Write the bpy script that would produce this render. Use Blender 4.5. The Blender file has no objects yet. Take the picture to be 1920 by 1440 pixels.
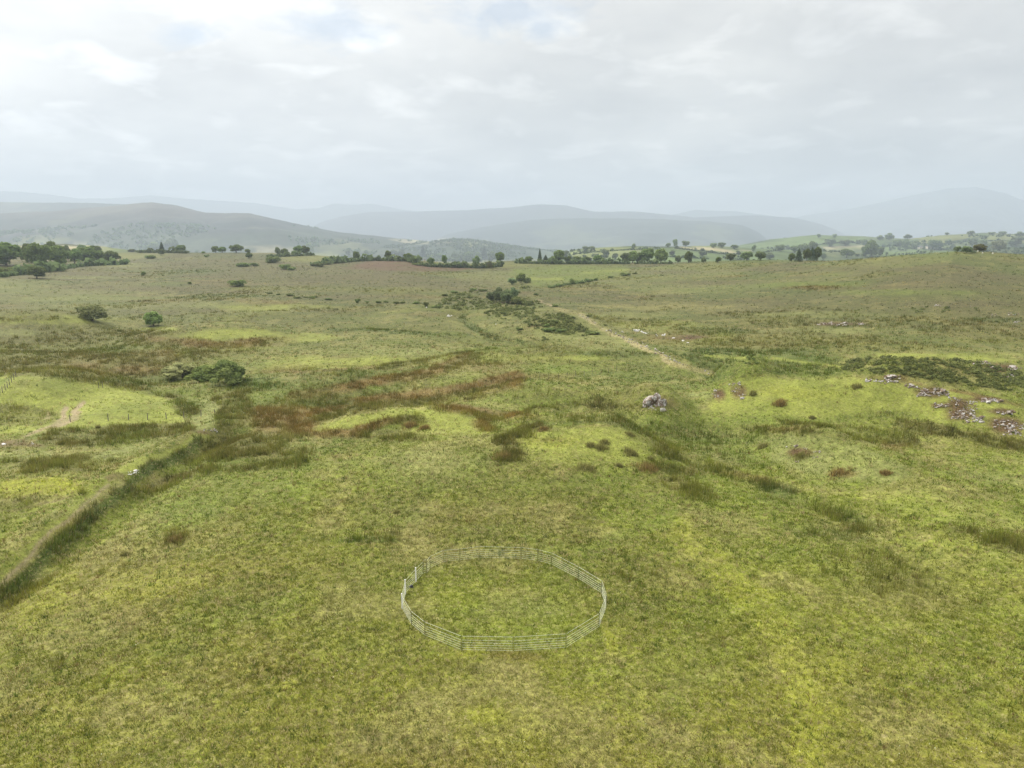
import bpy, math, random
import numpy as np
from mathutils import Vector, Matrix

random.seed(7); RNG = np.random.default_rng(11)
scene = bpy.context.scene
COL = scene.collection
# ------------------------------------------------------------------ camera numbers
F = 1333.0                       # focal length in photo pixels (1920 wide)
TP = 265.0 / F                   # tan of the downward pitch
PITCH = math.atan(TP); SP, CP = math.sin(PITCH), math.cos(PITCH)
CAMZ = 30.0
KL = 2.35                        # daylight factor between seen colour and albedo

def s2l(c):
    c = np.asarray(c, float) / 255.0
    return np.where(c <= 0.04045, c / 12.92, ((c + 0.055) / 1.055) ** 2.4)
def alb(c, k=KL):
    return s2l(c) / k
def ss(a, b, x):
    t = np.clip((x - a) / (b - a), 0, 1); return t * t * (3 - 2 * t)

# ------------------------------------------------------------------ noise
def vnoise(x, y, seed=0):
    ix = np.floor(x).astype(np.int64); iy = np.floor(y).astype(np.int64)
    fx = x - ix; fy = y - iy
    fx = fx * fx * fx * (fx * (fx * 6 - 15) + 10); fy = fy * fy * fy * (fy * (fy * 6 - 15) + 10)
    def h(a, b):
        v = (a * 374761393 + b * 668265263 + seed * 144269504) & 0xffffffff
        v = ((v ^ (v >> 13)) * 1274126177) & 0xffffffff
        v = v ^ (v >> 16)
        return v / 4294967296.0
    a = h(ix, iy); b = h(ix + 1, iy); c = h(ix, iy + 1); d = h(ix + 1, iy + 1)
    return (a + (b - a) * fx) * (1 - fy) + (c + (d - c) * fx) * fy
def fbm(x, y, wl, octv=3, seed=0, gain=0.5):
    """about -1..1"""
    s = 0; a = 1; n = 0; ca, sa = math.cos(0.6), math.sin(0.6)
    x = x / wl; y = y / wl
    for o in range(octv):
        s = s + a * (vnoise(x, y, seed + o * 17) * 2 - 1); n += a
        a *= gain; x, y = (ca * x - sa * y) * 2.03 + 5.1, (sa * x + ca * y) * 2.03 - 3.7
    return s / n * 1.6

# ------------------------------------------------------------------ projection helpers
def slope_of(py):                # dz / dy of the sight line through row py
    t = (720.0 - np.asarray(py, float)) / F
    return (t * CP - SP) / (CP + t * SP)
def project(x, y, z):
    dz = z - CAMZ
    dep = np.maximum(y * CP - dz * SP, 0.5)
    return 960 + F * x / dep, 720 - F * (y * SP + dz * CP) / dep, dep

# ------------------------------------------------------------------ terrain
SKY = np.array([(-400,470,700),(0,472,700),(150,476,760),(230,474,800),(450,474,800),(560,476,800),(620,481,760),(680,487,700),
                (760,488,660),(860,497,660),(960,491,700),(1200,493,650),(1440,491,520),(1560,487,450),(1700,479,400),(1790,474,380),
                (1860,477,380),(1920,480,380),(2300,478,400)], float)
def base_h(x, y):
    yy = np.maximum(y, 1.0)
    s = np.clip(960 + F * (x / yy) / CP, -380, 2280)
    s = np.where(y < 60, 960 + (s - 960) * 0, s)
    yc = np.interp(s, SKY[:, 0], SKY[:, 2]); pyc = np.interp(s, SKY[:, 0], SKY[:, 1])
    zc = CAMZ + yc * slope_of(pyc)
    t = np.clip((yy - 110) / (yc - 110), 0, 1)
    z = zc * (0.75 * t ** 1.15 + 0.25 * t * t)
    z2 = zc - (zc + 45) * ss(0, 1, (yy - yc) / 620.0)
    return np.where(yy < yc, z, z2)

def raymarch(hf, px, py, tmin=25., tmax=24000., n=6000):
    y = np.geomspace(tmin, tmax, n)
    sl = float(slope_of(py)); z = CAMZ + y * sl
    x = (px - 960) / F * (y * CP - (z - CAMZ) * SP)
    h = hf(x, y); g = z - h
    idx = np.nonzero(g < 0)[0]
    if len(idx) and idx[0] > 0:
        i = idx[0]; f = g[i - 1] / (g[i - 1] - g[i])
        return float(x[i-1] + f*(x[i]-x[i-1])), float(y[i-1] + f*(y[i]-y[i-1]))
    near = y < 1500
    if tmax < 1000: return 0., 0.
    i = int(np.argmin(np.where(near, g / y, 9)))
    return float(x[i]), float(y[i])

# hummocks: photo position, half width (px), half depth (m), height (m)
BUMPS = []
for px, py, wpx, d, hh in [
    (940,862,300,20,1.9),(730,795,125,9,1.75),(845,802,70,7,1.0),(1085,832,120,11,1.5),(1175,852,70,8,.9),(985,820,50,5,.7),(680,800,50,5,.6),(1030,815,40,4,.5),(1130,822,45,5,.5),
    (1560,748,230,14,2.9),(1390,738,55,9,2.2),(1800,775,160,13,2.8),(1470,693,200,12,-2.6),(1760,705,170,14,-2.4),(700,745,170,13,-1.5),(1080,778,130,10,-1.6),(1290,800,110,14,-1.2),(330,745,60,9,-1.0),(230,700,200,14,-1.5),(400,606,160,20,-1.8),(90,640,140,14,-1.4),(1500,832,70,9,1.6),(1600,870,90,11,1.2),
    (90,740,150,14,2.6),(250,770,90,12,1.2),(60,607,120,16,2.2),(400,628,120,16,2.0),(1080,660,90,16,1.4),(1230,768,60,10,2.2),
    (470,600,140,22,1.6),(1050,612,70,14,1.8),(1880,1060,120,14,1.0),(1010,735,60,8,1.0),(1150,735,90,9,1.0),
    (60,920,110,9,.9),(1700,900,120,14,.9),(620,710,80,12,.9),(900,705,120,12,.8),(1500,705,60,9,1.0)]:
    cx, cy = raymarch(base_h, px, py)
    BUMPS.append((cx, cy, wpx / F * cy, d, hh))
def poly_w(pts): return [raymarch(base_h, *p) for p in pts]
# raised banks (+) and ditches (-)
LINES = [(poly_w([(415,800),(340,835),(250,885),(170,935),(90,990),(-30,1090),(-150,1200)]), 2.4, 1.3),
         (poly_w([(440,810),(360,850),(290,905),(200,965),(100,1035),(0,1115),(-100,1220)]), 2.2, -1.5),
         (poly_w([(700,612),(860,628),(930,648),(1040,640)]), 4.0, -1.2),
         (poly_w([(860,590),(900,620),(960,640),(1010,652)]), 5.0, -1.8),
         (poly_w([(470,695),(640,690),(760,678),(900,655)]), 2.0, -.8),
         (poly_w([(1160,762),(1280,792),(1440,803),(1600,822),(1800,838),(1960,842)]), 2.6, -.7),
         (poly_w([(1290,862),(1400,902),(1500,932),(1600,985)]), 2.0, -.5),
         (poly_w([(1085,588),(1130,615),(1180,640),(1230,660),(1260,682),(1330,698)]), 2.2, .7),
         (poly_w([(960,715),(860,735),(760,755),(640,775),(560,790)]), 3.0, -.9)]
def seg_dist(x, y, pts):
    d = np.full(np.shape(x), 1e9)
    for (ax, ay), (bx, by) in zip(pts[:-1], pts[1:]):
        vx, vy = bx - ax, by - ay; L = vx*vx + vy*vy + 1e-9
        t = np.clip(((x-ax)*vx + (y-ay)*vy) / L, 0, 1)
        d = np.minimum(d, np.hypot(x-ax-t*vx, y-ay-t*vy))
    return d
def ground_h(x, y, micro=True):
    z = base_h(x, y)
    r = np.hypot(x, y)
    for cx, cy, rx, ry, hh in BUMPS:
        q = ((x-cx)/rx)**2 + ((y-cy)/ry)**2
        z = z + hh * (1.9 if hh > 1.9 else 1.4) * np.exp(-q**1.6)
    for pts, w, hh in LINES:
        xs = [p[0] for p in pts]; ys = [p[1] for p in pts]
        m = (x > min(xs)-4*w) & (x < max(xs)+4*w) & (y > min(ys)-4*w) & (y < max(ys)+4*w)
        if np.any(m):
            dd = seg_dist(x[m], y[m], pts)
            z = z.copy(); z[m] += hh * np.exp(-(dd/w)**2)
    far = ss(90, 260, r)
    z = z + 0.28 * fbm(x, y, 23, 3, 5) * ss(30, 90, r) + far * 1.3 * fbm(x, y, 95, 4, 9) * (1 - .4*ss(400, 700, r))
    if micro:
        z = z + 0.075 * fbm(x, y, 1.5, 3, 21) * (1 - ss(120, 260, r)) + .05 * fbm(x, y, .55, 2, 33) * (1 - ss(60, 110, r))
    return z

# ------------------------------------------------------------------ far ridges
RIDGES = {}
def ridge(name, crest, dist, wf, wb, base, rough, seed, fine=1.0):
    c = np.array(crest, float)
    def hf(x, y):
        yy = np.maximum(y, 50.)
        s = 960 + F * (x / yy) / CP
        D = dist * (1 + .05 * np.sin(s / 170. + seed))
        zc = CAMZ + D * slope_of(np.interp(s, c[:, 0], c[:, 1]))
        fade = ss(c[0, 0] - 60, c[0, 0] + 60, s) * (1 - ss(c[-1, 0] - 60, c[-1, 0] + 60, s))
        t = (yy - D)
        sh = np.where(t < 0, np.clip(1 + t / wf, 0, 1) ** .85, np.clip(1 - t / wb, 0, 1))
        sh = sh * sh * (3 - 2 * sh) * .5 + sh * .5
        n = fbm(x, y, dist * .09, 5, seed) * rough * (.35 + np.clip(-t / wf * 2.0, 0, .8))
        return np.where(fade > 0, base + (zc - base) * sh * fade + n * ss(0, .4, sh) * fade, base - 200.) - 400. * (sh <= 0.001)
    RIDGES[name] = dict(h=hf, s0=c[0, 0] - 60, s1=c[-1, 0] + 60, y0=dist * .95 - wf, y1=dist * 1.05 + wb, fine=fine)
ridge('sunlit_field_hill', [(-350,452),(0,458),(60,461),(120,457),(180,461),(250,470),(330,480)], 1150, 420, 300, -45, 2, 3)
ridge('near_field_hill', [(980,500),(1050,480),(1085,466),(1180,461),(1260,462),(1340,461),(1400,465),(1500,470),(1600,474),(1750,470),(1900,468),(2300,466)], 1700, 620, 500, -60, 3, 4)
ridge('far_field_hill', [(1300,480),(1380,462),(1440,450),(1530,440),(1600,443),(1700,448),(1770,440),(1850,436),(1920,440),(2300,436)], 2600, 800, 600, -90, 6, 5)
ridge('wooded_valley_slope', [(480,490),(600,468),(720,462),(800,456),(850,449),(890,450),(960,462),(1060,474),(1140,486)], 4100, 1300, 600, -100, 10, 6)
ridge('heather_hill', [(-500,390),(-200,396),(0,402),(90,397),(150,392),(210,385),(290,379),(330,384),(390,398),(470,400),(540,415),(600,428),(680,440),(760,447),(860,458),(1000,478)], 4700, 2000, 1500, -120, 26, 7)
ridge('pale_upland', [(-500,372),(0,379),(60,380),(180,381),(240,383),(330,400),(420,430)], 6300, 1300, 900, -120, 22, 8)
ridge('middle_fell', [(780,462),(840,438),(900,425),(1000,411),(1100,408),(1250,412),(1330,415),(1390,422),(1425,436),(1470,462)], 7600, 1900, 1500, -150, 30, 9)
ridge('long_fell', [(540,450),(600,418),(640,406),(700,396),(800,396),(880,394),(960,389),(1010,382),(1060,384),(1110,395),(1180,397),(1300,407),(1420,402),(1480,406),(1540,420),(1620,450)], 10200, 2300, 1800, -150, 34, 10)
ridge('high_mountain', [(1400,428),(1500,404),(1600,388),(1700,368),(1770,352),(1820,349),(1870,360),(1920,378),(2000,392),(2400,410)], 12400, 3500, 2500, -150, 46, 12)
ridge('distant_fell', [(-500,350),(0,358),(50,360),(110,366),(160,373),(220,372),(290,366),(340,371),(480,380),(560,392),(600,390),(630,381),(660,383),(700,382),(760,394),(850,402),(1250,404),(1300,394),(1380,397),(1440,404),(1520,420)], 13200, 2500, 2000, -150, 36, 11)

def all_h(x, y):
    z = ground_h(x, y, False)
    for r in RIDGES.values():
        z = np.maximum(z, r['h'](x, y))
    return z
def smooth_h(x, y): return ground_h(x, y, False)
def at(px, py):
    x, y = raymarch(smooth_h, px, py, 30., 640., 900) if py > 478 else (0, 0)
    if y < 5 or y > 600: x, y = raymarch(all_h, px, py, 250., 6500., 1300)
    a = np.array([x]); b = np.array([y])
    z = all_h(a, b)[0] if y > 900 else ground_h(a, b)[0]
    return x, y, float(z), y * CP - (z - CAMZ) * SP

# ------------------------------------------------------------------ vegetation survey with some painted light (traced outlines, dropped onto the land)
C = dict(X=(122,94,70), B=(188,198,98), Y=(186,192,74), R=(130,130,66), Q=(150,126,72), D=(104,124,54), G=(140,160,66), E=(140,118,88), S=(190,184,118),
         T=(212,194,158), H=(136,106,84), O=(138,142,66), V=(170,178,106), M=(150,128,78), K=(70,86,46), W=(218,206,160), N=(86,104,66),
         F1=(128,150,84), F2=(156,160,92), P=(124,118,80))
RX0, RY0, CELL = -160, 330, 2.0
RW, RH = int(2240 / CELL), int(1160 / CELL)
RAS = np.zeros((RH, RW, 3)); RAA = np.zeros((RH, RW)); RUSH = np.zeros((RH, RW)); SMO = np.zeros((RH, RW))
def _stamp(x0, y0, x1, y1, fn, typ, st, rush):
    i0 = max(0, int((y0 - RY0) / CELL)); i1 = min(RH, int((y1 - RY0) / CELL) + 2)
    j0 = max(0, int((x0 - RX0) / CELL)); j1 = min(RW, int((x1 - RX0) / CELL) + 2)
    if i1 <= i0 or j1 <= j0: return
    X, Y = np.meshgrid(RX0 + CELL * np.arange(j0, j1), RY0 + CELL * np.arange(i0, i1))
    m = fn(X, Y) * st
    c = alb(C[typ])
    a = RAA[i0:i1, j0:j1]; na = m + a * (1 - m)
    RAS[i0:i1, j0:j1] = np.where(na[..., None] > 1e-4, (c * m[..., None] + RAS[i0:i1, j0:j1] * (a * (1 - m))[..., None]) / np.maximum(na, 1e-4)[..., None], 0)
    RAA[i0:i1, j0:j1] = na
    RUSH[i0:i1, j0:j1] = RUSH[i0:i1, j0:j1] * (1 - m) + rush * m
    SMO[i0:i1, j0:j1] = SMO[i0:i1, j0:j1] * (1 - m) + dict(X=.5, B=.62, G=.4, T=.8, E=.6, V=.35, F2=.8, Y=.4, H=.6).get(typ, 0) * m
def rush_of(t): return {'R': 1., 'Q': 1., 'D': .5, 'O': .35}.get(t, 0.)
def el(t, cx, cy, rx, ry, ang=0, st=.9):
    a = math.radians(ang); R = max(rx, ry) * 1.4
    def fn(X, Y):
        u = ((X-cx)*math.cos(a) + (Y-cy)*math.sin(a)) / rx; v = (-(X-cx)*math.sin(a) + (Y-cy)*math.cos(a)) / ry
        return 1 - ss(.45, 1.35, np.hypot(u, v))
    _stamp(cx-R, cy-R, cx+R, cy+R, fn, t, st, rush_of(t))
def pg(t, pts, st=.9, soft=4):
    xs = [p[0] for p in pts]; ys = [p[1] for p in pts]
    def fn(X, Y):
        ins = np.zeros(X.shape, bool)
        for (ax, ay), (bx, by) in zip(pts, pts[1:] + pts[:1]):
            c = ((ay > Y) != (by > Y)) & (X < (bx-ax) * (Y-ay) / ((by-ay) if by != ay else 1e-9) + ax)
            ins ^= c
        d = seg_dist(X, Y, pts + pts[:1]); d = np.where(ins, d, -d)
        return ss(-soft, soft, d)
    _stamp(min(xs)-soft, min(ys)-soft, max(xs)+soft, max(ys)+soft, fn, t, st, rush_of(t))
def ln(t, pts, w, st=.9):
    xs = [p[0] for p in pts]; ys = [p[1] for p in pts]
    def fn(X, Y): return 1 - ss(.5, 1.2, seg_dist(X, Y, pts) / w)
    _stamp(min(xs)-2*w, min(ys)-2*w, max(xs)+2*w, max(ys)+2*w, fn, t, st, rush_of(t))

ln('T',[(1085,588),(1100,598),(1130,614),(1150,627),(1180,640),(1205,648),(1230,661),(1260,681),(1300,693),(1335,699)],4.2,.9); ln('T',[(1010,562),(1030,572),(1060,582),(1085,588)],2.5,.7)
# far hills: fields and woods
pg('W',[(25,463),(60,460),(140,462),(190,472),(120,478),(40,478)],.95,2); pg('Y',[(30,472),(110,470),(150,482),(60,488)],.8,2)  # sunlight on these left fields is put into their pale and yellow colours
pg('W',[(120,455),(160,452),(215,468),(180,474)],.6,2); pg('F2',[(220,474),(330,474),(300,484),(225,486)],.8,3)
pg('N',[(60,440),(250,425),(420,440),(560,430),(700,445),(820,450),(960,468),(960,492),(640,492),(300,476),(150,460)],.55,8)
pg('F2',[(0,445),(60,440),(110,452),(40,462),(0,462)],.7,3); pg('F1',[(130,468),(210,462),(260,470),(200,480)],.5,3)
pg('W',[(455,462),(520,460),(560,474),(470,476)],.5,3); pg('F2',[(560,462),(640,448),(690,470),(620,476)],.45,4)
pg('W',[(745,449),(850,446),(830,456),(770,458)],.7,2); pg('F2',[(858,452),(900,450),(890,462),(850,464)],.7,2)
pg('F1',[(1040,470),(1500,455),(1500,492),(1030,492)],.6,4)
pg('W',[(1270,462),(1350,464),(1410,470),(1370,473),(1290,468)],.95,2); pg('W',[(1355,470),(1400,472),(1390,476),(1350,476)],.9,2)
pg('F2',[(1060,474),(1160,462),(1240,466),(1190,480),(1080,486)],.7,3); pg('F1',[(1240,470),(1420,478),(1480,490),(1230,490)],.9,3)
pg('F1',[(1400,462),(1530,441),(1620,446),(1600,456),(1480,470)],.9,3); pg('F2',[(1540,470),(1640,462),(1620,478),(1560,484)],.9,3)
pg('W',[(1540,463),(1625,460),(1610,466),(1545,470)],.8,2); pg('F1',[(1640,462),(1700,458),(1800,470),(1780,480),(1640,482)],.9,3)
pg('F2',[(1700,446),(1780,438),(1820,442),(1780,458),(1710,458)],.8,3); pg('F2',[(1840,438),(1930,440),(1930,456),(1850,452)],.7,3)
pg('N',[(1480,478),(1560,466),(1660,478),(1640,486),(1500,488)],.5,3); pg('N',[(900,470),(1060,462),(1060,492),(880,492)],.5,4)
# moor, far to near
pg('F2',[(525,480),(600,474),(650,478),(655,488),(600,492),(530,490)],.9,3)
pg('H',[(640,503),(690,490),(760,486),(800,494),(860,501),(905,503),(850,508),(740,508)],.95,3)
pg('F2',[(770,490),(900,488),(960,492),(958,503),(880,500),(800,493)],.7,2)
pg('F2',[(930,490),(1060,492),(990,499),(930,502)],.9,2)
pg('G',[(960,503),(1040,496),(1180,498),(1170,516),(1090,528),(1010,538),(960,522)],.75,5)
ln('B',[(990,522),(1050,523)],3,.7); ln('B',[(1090,512),(1180,506)],2.5,.6)
for a in [(300,500,130,8,'P'),(130,516,120,6,'P'),(420,516,90,7,'P'),(360,508,70,5,'D'),(230,540,160,6,'P'),(660,520,160,7,'P'),(820,530,120,8,'P'),(230,497,60,5,'V'),(160,520,70,3,'V'),
          (540,540,140,5,'O'),(720,545,120,6,'O'),(120,560,180,5,'V'),(300,585,180,6,'P'),(60,585,120,5,'O'),(390,572,90,5,'V'),(450,590,110,6,'O'),(560,575,90,4,'B'),
          (1260,510,60,5,'P'),(1340,530,140,5,'P'),(1560,505,200,7,'P'),(1800,520,160,8,'P'),(1520,534,120,6,'G'),(1700,548,160,7,'G'),(1530,540,60,5,'Q'),(1780,540,110,5,'P'),
          (1260,575,140,9,'S'),(1180,590,110,6,'V'),(1380,590,70,6,'R'),(1440,600,60,5,'O'),(1330,620,90,8,'D'),(1520,590,140,6,'V'),(1800,570,140,6,'P'),(1860,600,70,5,'D'),
          (1500,640,170,9,'O'),(1680,650,160,8,'O'),(1780,668,140,8,'B'),(1380,660,110,8,'D'),(1860,640,90,6,'O'),(1450,672,130,7,'G'),(1580,620,120,6,'V'),(1300,640,90,6,'O')]:
    el(a[4], a[0], a[1], a[2], a[3], 0, .62)
pg('R',[(0,628),(90,612),(200,618),(290,622),(390,638),(520,640),(500,655),(420,668),(330,690),(320,712),(240,724),(120,708),(0,700)],.6,10); pg('Q',[(120,655),(300,640),(330,668),(300,700),(140,696)],.45,10); el('G',190,655,70,10,0,.5); el('D',260,715,90,10,0,.5); pg('O',[(320,720),(460,720),(520,740),(480,760),(330,745)],.6,8)
el('B',80,600,150,9); el('B',430,627,115,11,-3,.95); el('B',300,618,40,6); el('B',570,633,60,9,0,.8); el('B',480,578,70,7,0,.7); el('B',450,650,60,8,0,.5)
el('R',50,598,80,5,0,.8)
el('R',100,640,170,18,4,.75); el('O',200,650,90,14,0,.8); el('R',230,676,160,15,3,.75); el('R',60,680,100,12,0,.7); el('Q',340,642,75,8,6,.85); el('Q',470,643,80,9,-5,.75)
el('R',280,625,70,7,0,.7); el('D',210,655,70,8,0,.5); el('R',20,665,50,10,0,.7); el('V',20,625,60,7,0,.8); el('V',90,652,60,5,0,.5); el('Q',200,690,90,10,4,.5)
ln('R',[(0,698),(60,700),(110,705),(160,712),(215,722),(280,730),(325,742)],8,.95)
el('D',480,720,80,14,0,.8); el('G',520,745,70,12,0,.6); el('B',640,680,160,10,-2,.7); el('B',560,672,60,7,0,.5); el('V',760,660,150,10,0,.6)
ln('D',[(620,617),(700,620),(880,630)],3,.8); ln('R',[(700,690),(780,678),(860,662),(920,655)],5,.8); ln('M',[(500,697),(620,692),(700,688)],3,.7)
ln('D',[(865,592),(885,615),(930,635),(1000,648)],7,.7); ln('R',[(900,625),(960,640)],4,.8)
el('G',930,655,70,7,0,.6); el('B',920,672,120,8,0,.5); el('G',1060,690,110,12,0,.7); el('D',1140,665,100,12,0,.6); el('B',1090,672,60,5,0,.7); el('O',980,735,110,14,0,.6)
pg('V',[(1000,610),(1080,585),(1150,620),(1210,655),(1100,660),(1010,640)],.6,10); ln('H',[(985,612),(1040,606)],3,.5)
# red-brown rush belt
ln('Q',[(880,672),(800,700),(700,718),(600,735),(550,742)],11,.8); ln('R',[(900,668),(840,690)],10,.7)
ln('Q',[(975,712),(900,728),(830,742),(740,752),(640,765),(540,775),(470,778)],17,.88)
ln('M',[(960,715),(880,726),(800,738)],8,.6); ln('R',[(960,722),(880,740),(800,755),(740,762)],5,.8)
el('Q',530,800,90,16,8,.85); el('R',600,745,90,10,-5,.6); el('D',620,758,50,6,0,.7); el('G',700,728,20,5,0,.8); el('V',560,715,60,5,0,.7)
pg('S',[(515,795),(530,792),(545,825),(560,835),(540,838)],.55,5)
pg('B',[(588,812),(610,793),(660,777),(730,766),(800,766),(860,778),(925,802),(900,815),(830,808),(760,802),(660,806),(600,816)],.85,9)
el('Q',690,806,36,8,-6,.9); el('Q',640,818,60,9,0,.8); el('R',770,790,34,9,-5,.9); el('Q',725,797,36,7,-8,.85); el('R',740,818,70,8,0,.75); el('Q',905,800,32,9,10,.8); el('Q',860,772,50,7,8,.7)
ln('M',[(845,762),(920,770),(980,778)],8,.8); el('Q',985,782,45,8,0,.7); el('R',946,845,25,22,10,.9); el('Q',905,788,30,7,0,.6)
pg('B',[(975,838),(1000,818),(1060,803),(1130,803),(1190,818),(1225,850),(1215,870),(1160,880),(1090,872),(1010,858)],.8,20); ln('B',[(985,822),(1060,806),(1130,806),(1190,820)],9,.6)
el('R',1000,806,34,7,-8,.85); el('R',975,820,30,8,0,.7); el('Y',1030,830,60,12,0,.4); el('M',1030,826,30,5,0,.4)
el('R',1265,915,60,18,12,.6); el('M',1275,888,55,9,5,.8); el('R',1290,935,45,12,10,.5); el('O',1250,895,50,10,0,.6); el('R',1245,880,34,8,10,.8)
ln('R',[(1230,840),(1300,870),(1400,902),(1500,930),(1560,960),(1620,985)],12,.55); ln('M',[(1350,890),(1440,905)],7,.5); el('D',1460,930,60,14,12,.6)
ln('R',[(1100,760),(1180,768),(1280,788),(1440,803),(1600,820),(1720,832)],9,.75); el('M',1460,800,50,5,4,.6); ln('R',[(1700,800),(1780,812),(1860,830),(1930,838)],12,.8)
ln('R',[(1120,748),(1060,760),(1000,772)],7,.55); el('O',1190,740,60,10,0,.7); el('D',1180,790,90,14,5,.6); el('G',1320,790,120,12,3,.5); el('D',1400,770,60,6,0,.4)
pg('B',[(1335,748),(1375,714),(1440,706),(1600,706),(1700,716),(1800,736),(1930,768),(1930,812),(1820,800),(1700,782),(1500,784),(1400,776),(1330,772)],.9,8)
ln('S',[(1600,705),(1660,706),(1740,724)],4,.7); ln('M',[(1800,734),(1880,752),(1930,762)],4,.8); el('Y',1500,735,90,12,0,.4); el('V',1300,742,50,6,0,.8)
el('G',1480,790,120,9,0,.5); el('D',1650,780,90,9,0,.5)
ln('R',[(1460,790),(1620,808),(1780,822)],6,.5)
pg('V',[(1440,828),(1480,814),(1560,818),(1640,848),(1720,890),(1660,905),(1500,885),(1430,860)],.85,8); el('M',1440,848,0.1,0.1); el('R',1500,853,20,6,0,.85); el('M',1575,885,30,8,0,.75)
el('M',1670,838,28,6,4,.7); el('O',1860,925,60,8,5,.6); el('V',1860,890,70,12,0,.6)
el('B',1780,955,150,24,10,.5); el('B',1760,1020,60,10,0,.3); el('R',1850,1012,110,17,9,.5); el('R',1800,990,40,10,0,.6); el('S',1740,1008,14,10,0,.5); el('D',1600,970,60,14,20,.5)
el('O',1620,985,50,10,0,.7); el('D',1500,930,60,12,10,.5); el('G',1560,900,90,14,5,.4)
pg('D',[(1290,655),(1420,662),(1560,650),(1570,698),(1400,698),(1340,706),(1290,698)],.6,8); ln('D',[(1330,712),(1375,702),(1440,698),(1570,698)],5,.9); ln('B',[(1330,668),(1400,672)],3,.8); ln('B',[(1440,672),(1540,682),(1580,688)],3,.8); ln('B',[(1640,664),(1760,666),(1900,678)],4,.8); ln('D',[(990,795),(1060,794),(1150,796),(1200,806)],5,.7); ln('O',[(960,790),(1080,786),(1200,796)],8,.7); ln('R',[(585,792),(620,780),(680,764),(800,758)],8,.9)
ln('S',[(600,798),(640,783),(720,770),(800,768)],2.5,.6); ln('M',[(1345,724),(1385,709),(1440,705)],3,.7); ln('M',[(1620,706),(1668,704),(1730,722)],4,.7); ln('S',[(1440,706),(1540,706)],2.5,.5); ln('S',[(1000,812),(1060,802),(1140,803)],2.5,.6)  # S strokes on the crests are rim light put into the ground colour
el('O',1230,820,70,26,20,.6); el('D',1330,815,140,16,4,.55); el('D',1200,800,60,12,0,.5); el('D',1290,890,60,14,10,.4); el('R',650,772,90,7,-12,.7); el('Q',560,792,40,10,0,.6); el('G',1080,905,130,16,0,.5); el('D',1350,850,90,20,15,.4); el('R',1000,900,50,10,0,.25); el('G',560,870,120,16,0,.4); el('D',850,905,120,14,0,.3)
ln('S',[(1040,577),(1085,590),(1130,615),(1180,641),(1230,662),(1262,683),(1335,703)],4,.7); ln('W',[(1085,590),(1130,615),(1180,641),(1230,662),(1262,683)],2.2,.85)
el('M',1345,742,14,12,0,.7); el('M',1385,735,20,16,0,.6)
# left pasture and bank
pg('B',[(-160,700),(0,704),(60,706),(120,712),(200,718),(270,730),(310,746),(325,768),(360,790),(300,797),(200,797),(130,802),(60,815),(-160,822)],.95,5)
pg('O',[(-160,752),(40,756),(95,760),(125,772),(100,788),(50,800),(-160,800)],.8,6); el('R',30,762,50,7,0,.6)
pg('G',[(-160,708),(10,708),(8,722),(-160,740)],.8,2)
ln('T',[(172,755),(160,766),(145,780),(120,792),(95,800)],5.5,1); ln('T',[(140,764),(120,782),(70,806),(45,818)],4.5,1); ln('T',[(95,800),(80,812)],4,.6); el('T',110,788,26,6,-25,.6); ln('T',[(110,768),(85,782)],1.6,.6)
el('E',30,830,50,6,-3,.8); el('E',75,833,20,4,0,.6)
pg('R',[(90,806),(150,800),(250,796),(350,792),(400,792),(360,812),(300,822),(240,832),(150,836),(90,828)],.85,5)
el('R',170,865,60,12,-5,.7); el('R',70,865,60,9,0,.5); el('R',110,880,70,7,3,.6); el('V',40,852,80,10,0,.6); el('Y',60,912,100,18,6,.85); el('Y',20,925,60,12,0,.7); el('V',230,850,90,12,-15,.8)
pg('V',[(400,742),(412,744),(402,770),(405,790),(416,808),(385,808),(368,798),(365,775)],.95,4); el('R',345,765,28,14,10,.7); el('G',330,735,60,8,0,.6)
pg('R',[(405,745),(460,725),(480,745),(470,790),(440,808),(418,806),(404,780)],.8,6)
ln('B',[(400,812),(340,838),(290,862),(240,885),(200,915)],11,.85)
ln('B',[(250,905),(190,935),(110,985),(30,1045),(-60,1125)],17,.85); ln('E',[(240,895),(200,905)],5,.7)
ln('R',[(385,822),(320,858),(275,885)],10,.95); ln('R',[(245,920),(190,955),(150,985),(80,1035),(0,1100),(-80,1170)],19,.95); ln('D',[(380,826),(320,862),(275,890),(245,924),(190,960),(150,990),(80,1042),(0,1107)],11,.9)
ln('S',[(235,905),(200,925),(165,950),(120,985),(70,1022),(20,1064),(-20,1100)],9,.7); ln('T',[(200,915),(170,940),(130,972),(95,996),(60,1025),(20,1060),(-20,1100)],4,.85); el('E',210,896,26,5,-15,.8); el('E',395,808,20,5,0,.9); ln('S',[(430,800),(470,788)],5,.6)
ln('D',[(150,1000),(60,1070),(-40,1160)],13,.6)
ln('R',[(330,900),(400,885),(480,880)],9,.6); el('R',450,842,105,30,-12,.85); el('R',520,862,70,20,0,.7); el('G',430,870,60,9,0,.5); el('R',300,920,60,14,-20,.5); el('P',330,900,60,10,-20,.5)
ln('E',[(120,935),(60,950),(0,965)],3,.5); el('R',15,950,22,8,0,.6); el('V',110,955,120,18,-15,.3); el('R',140,930,12,6,0,.5)
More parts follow.
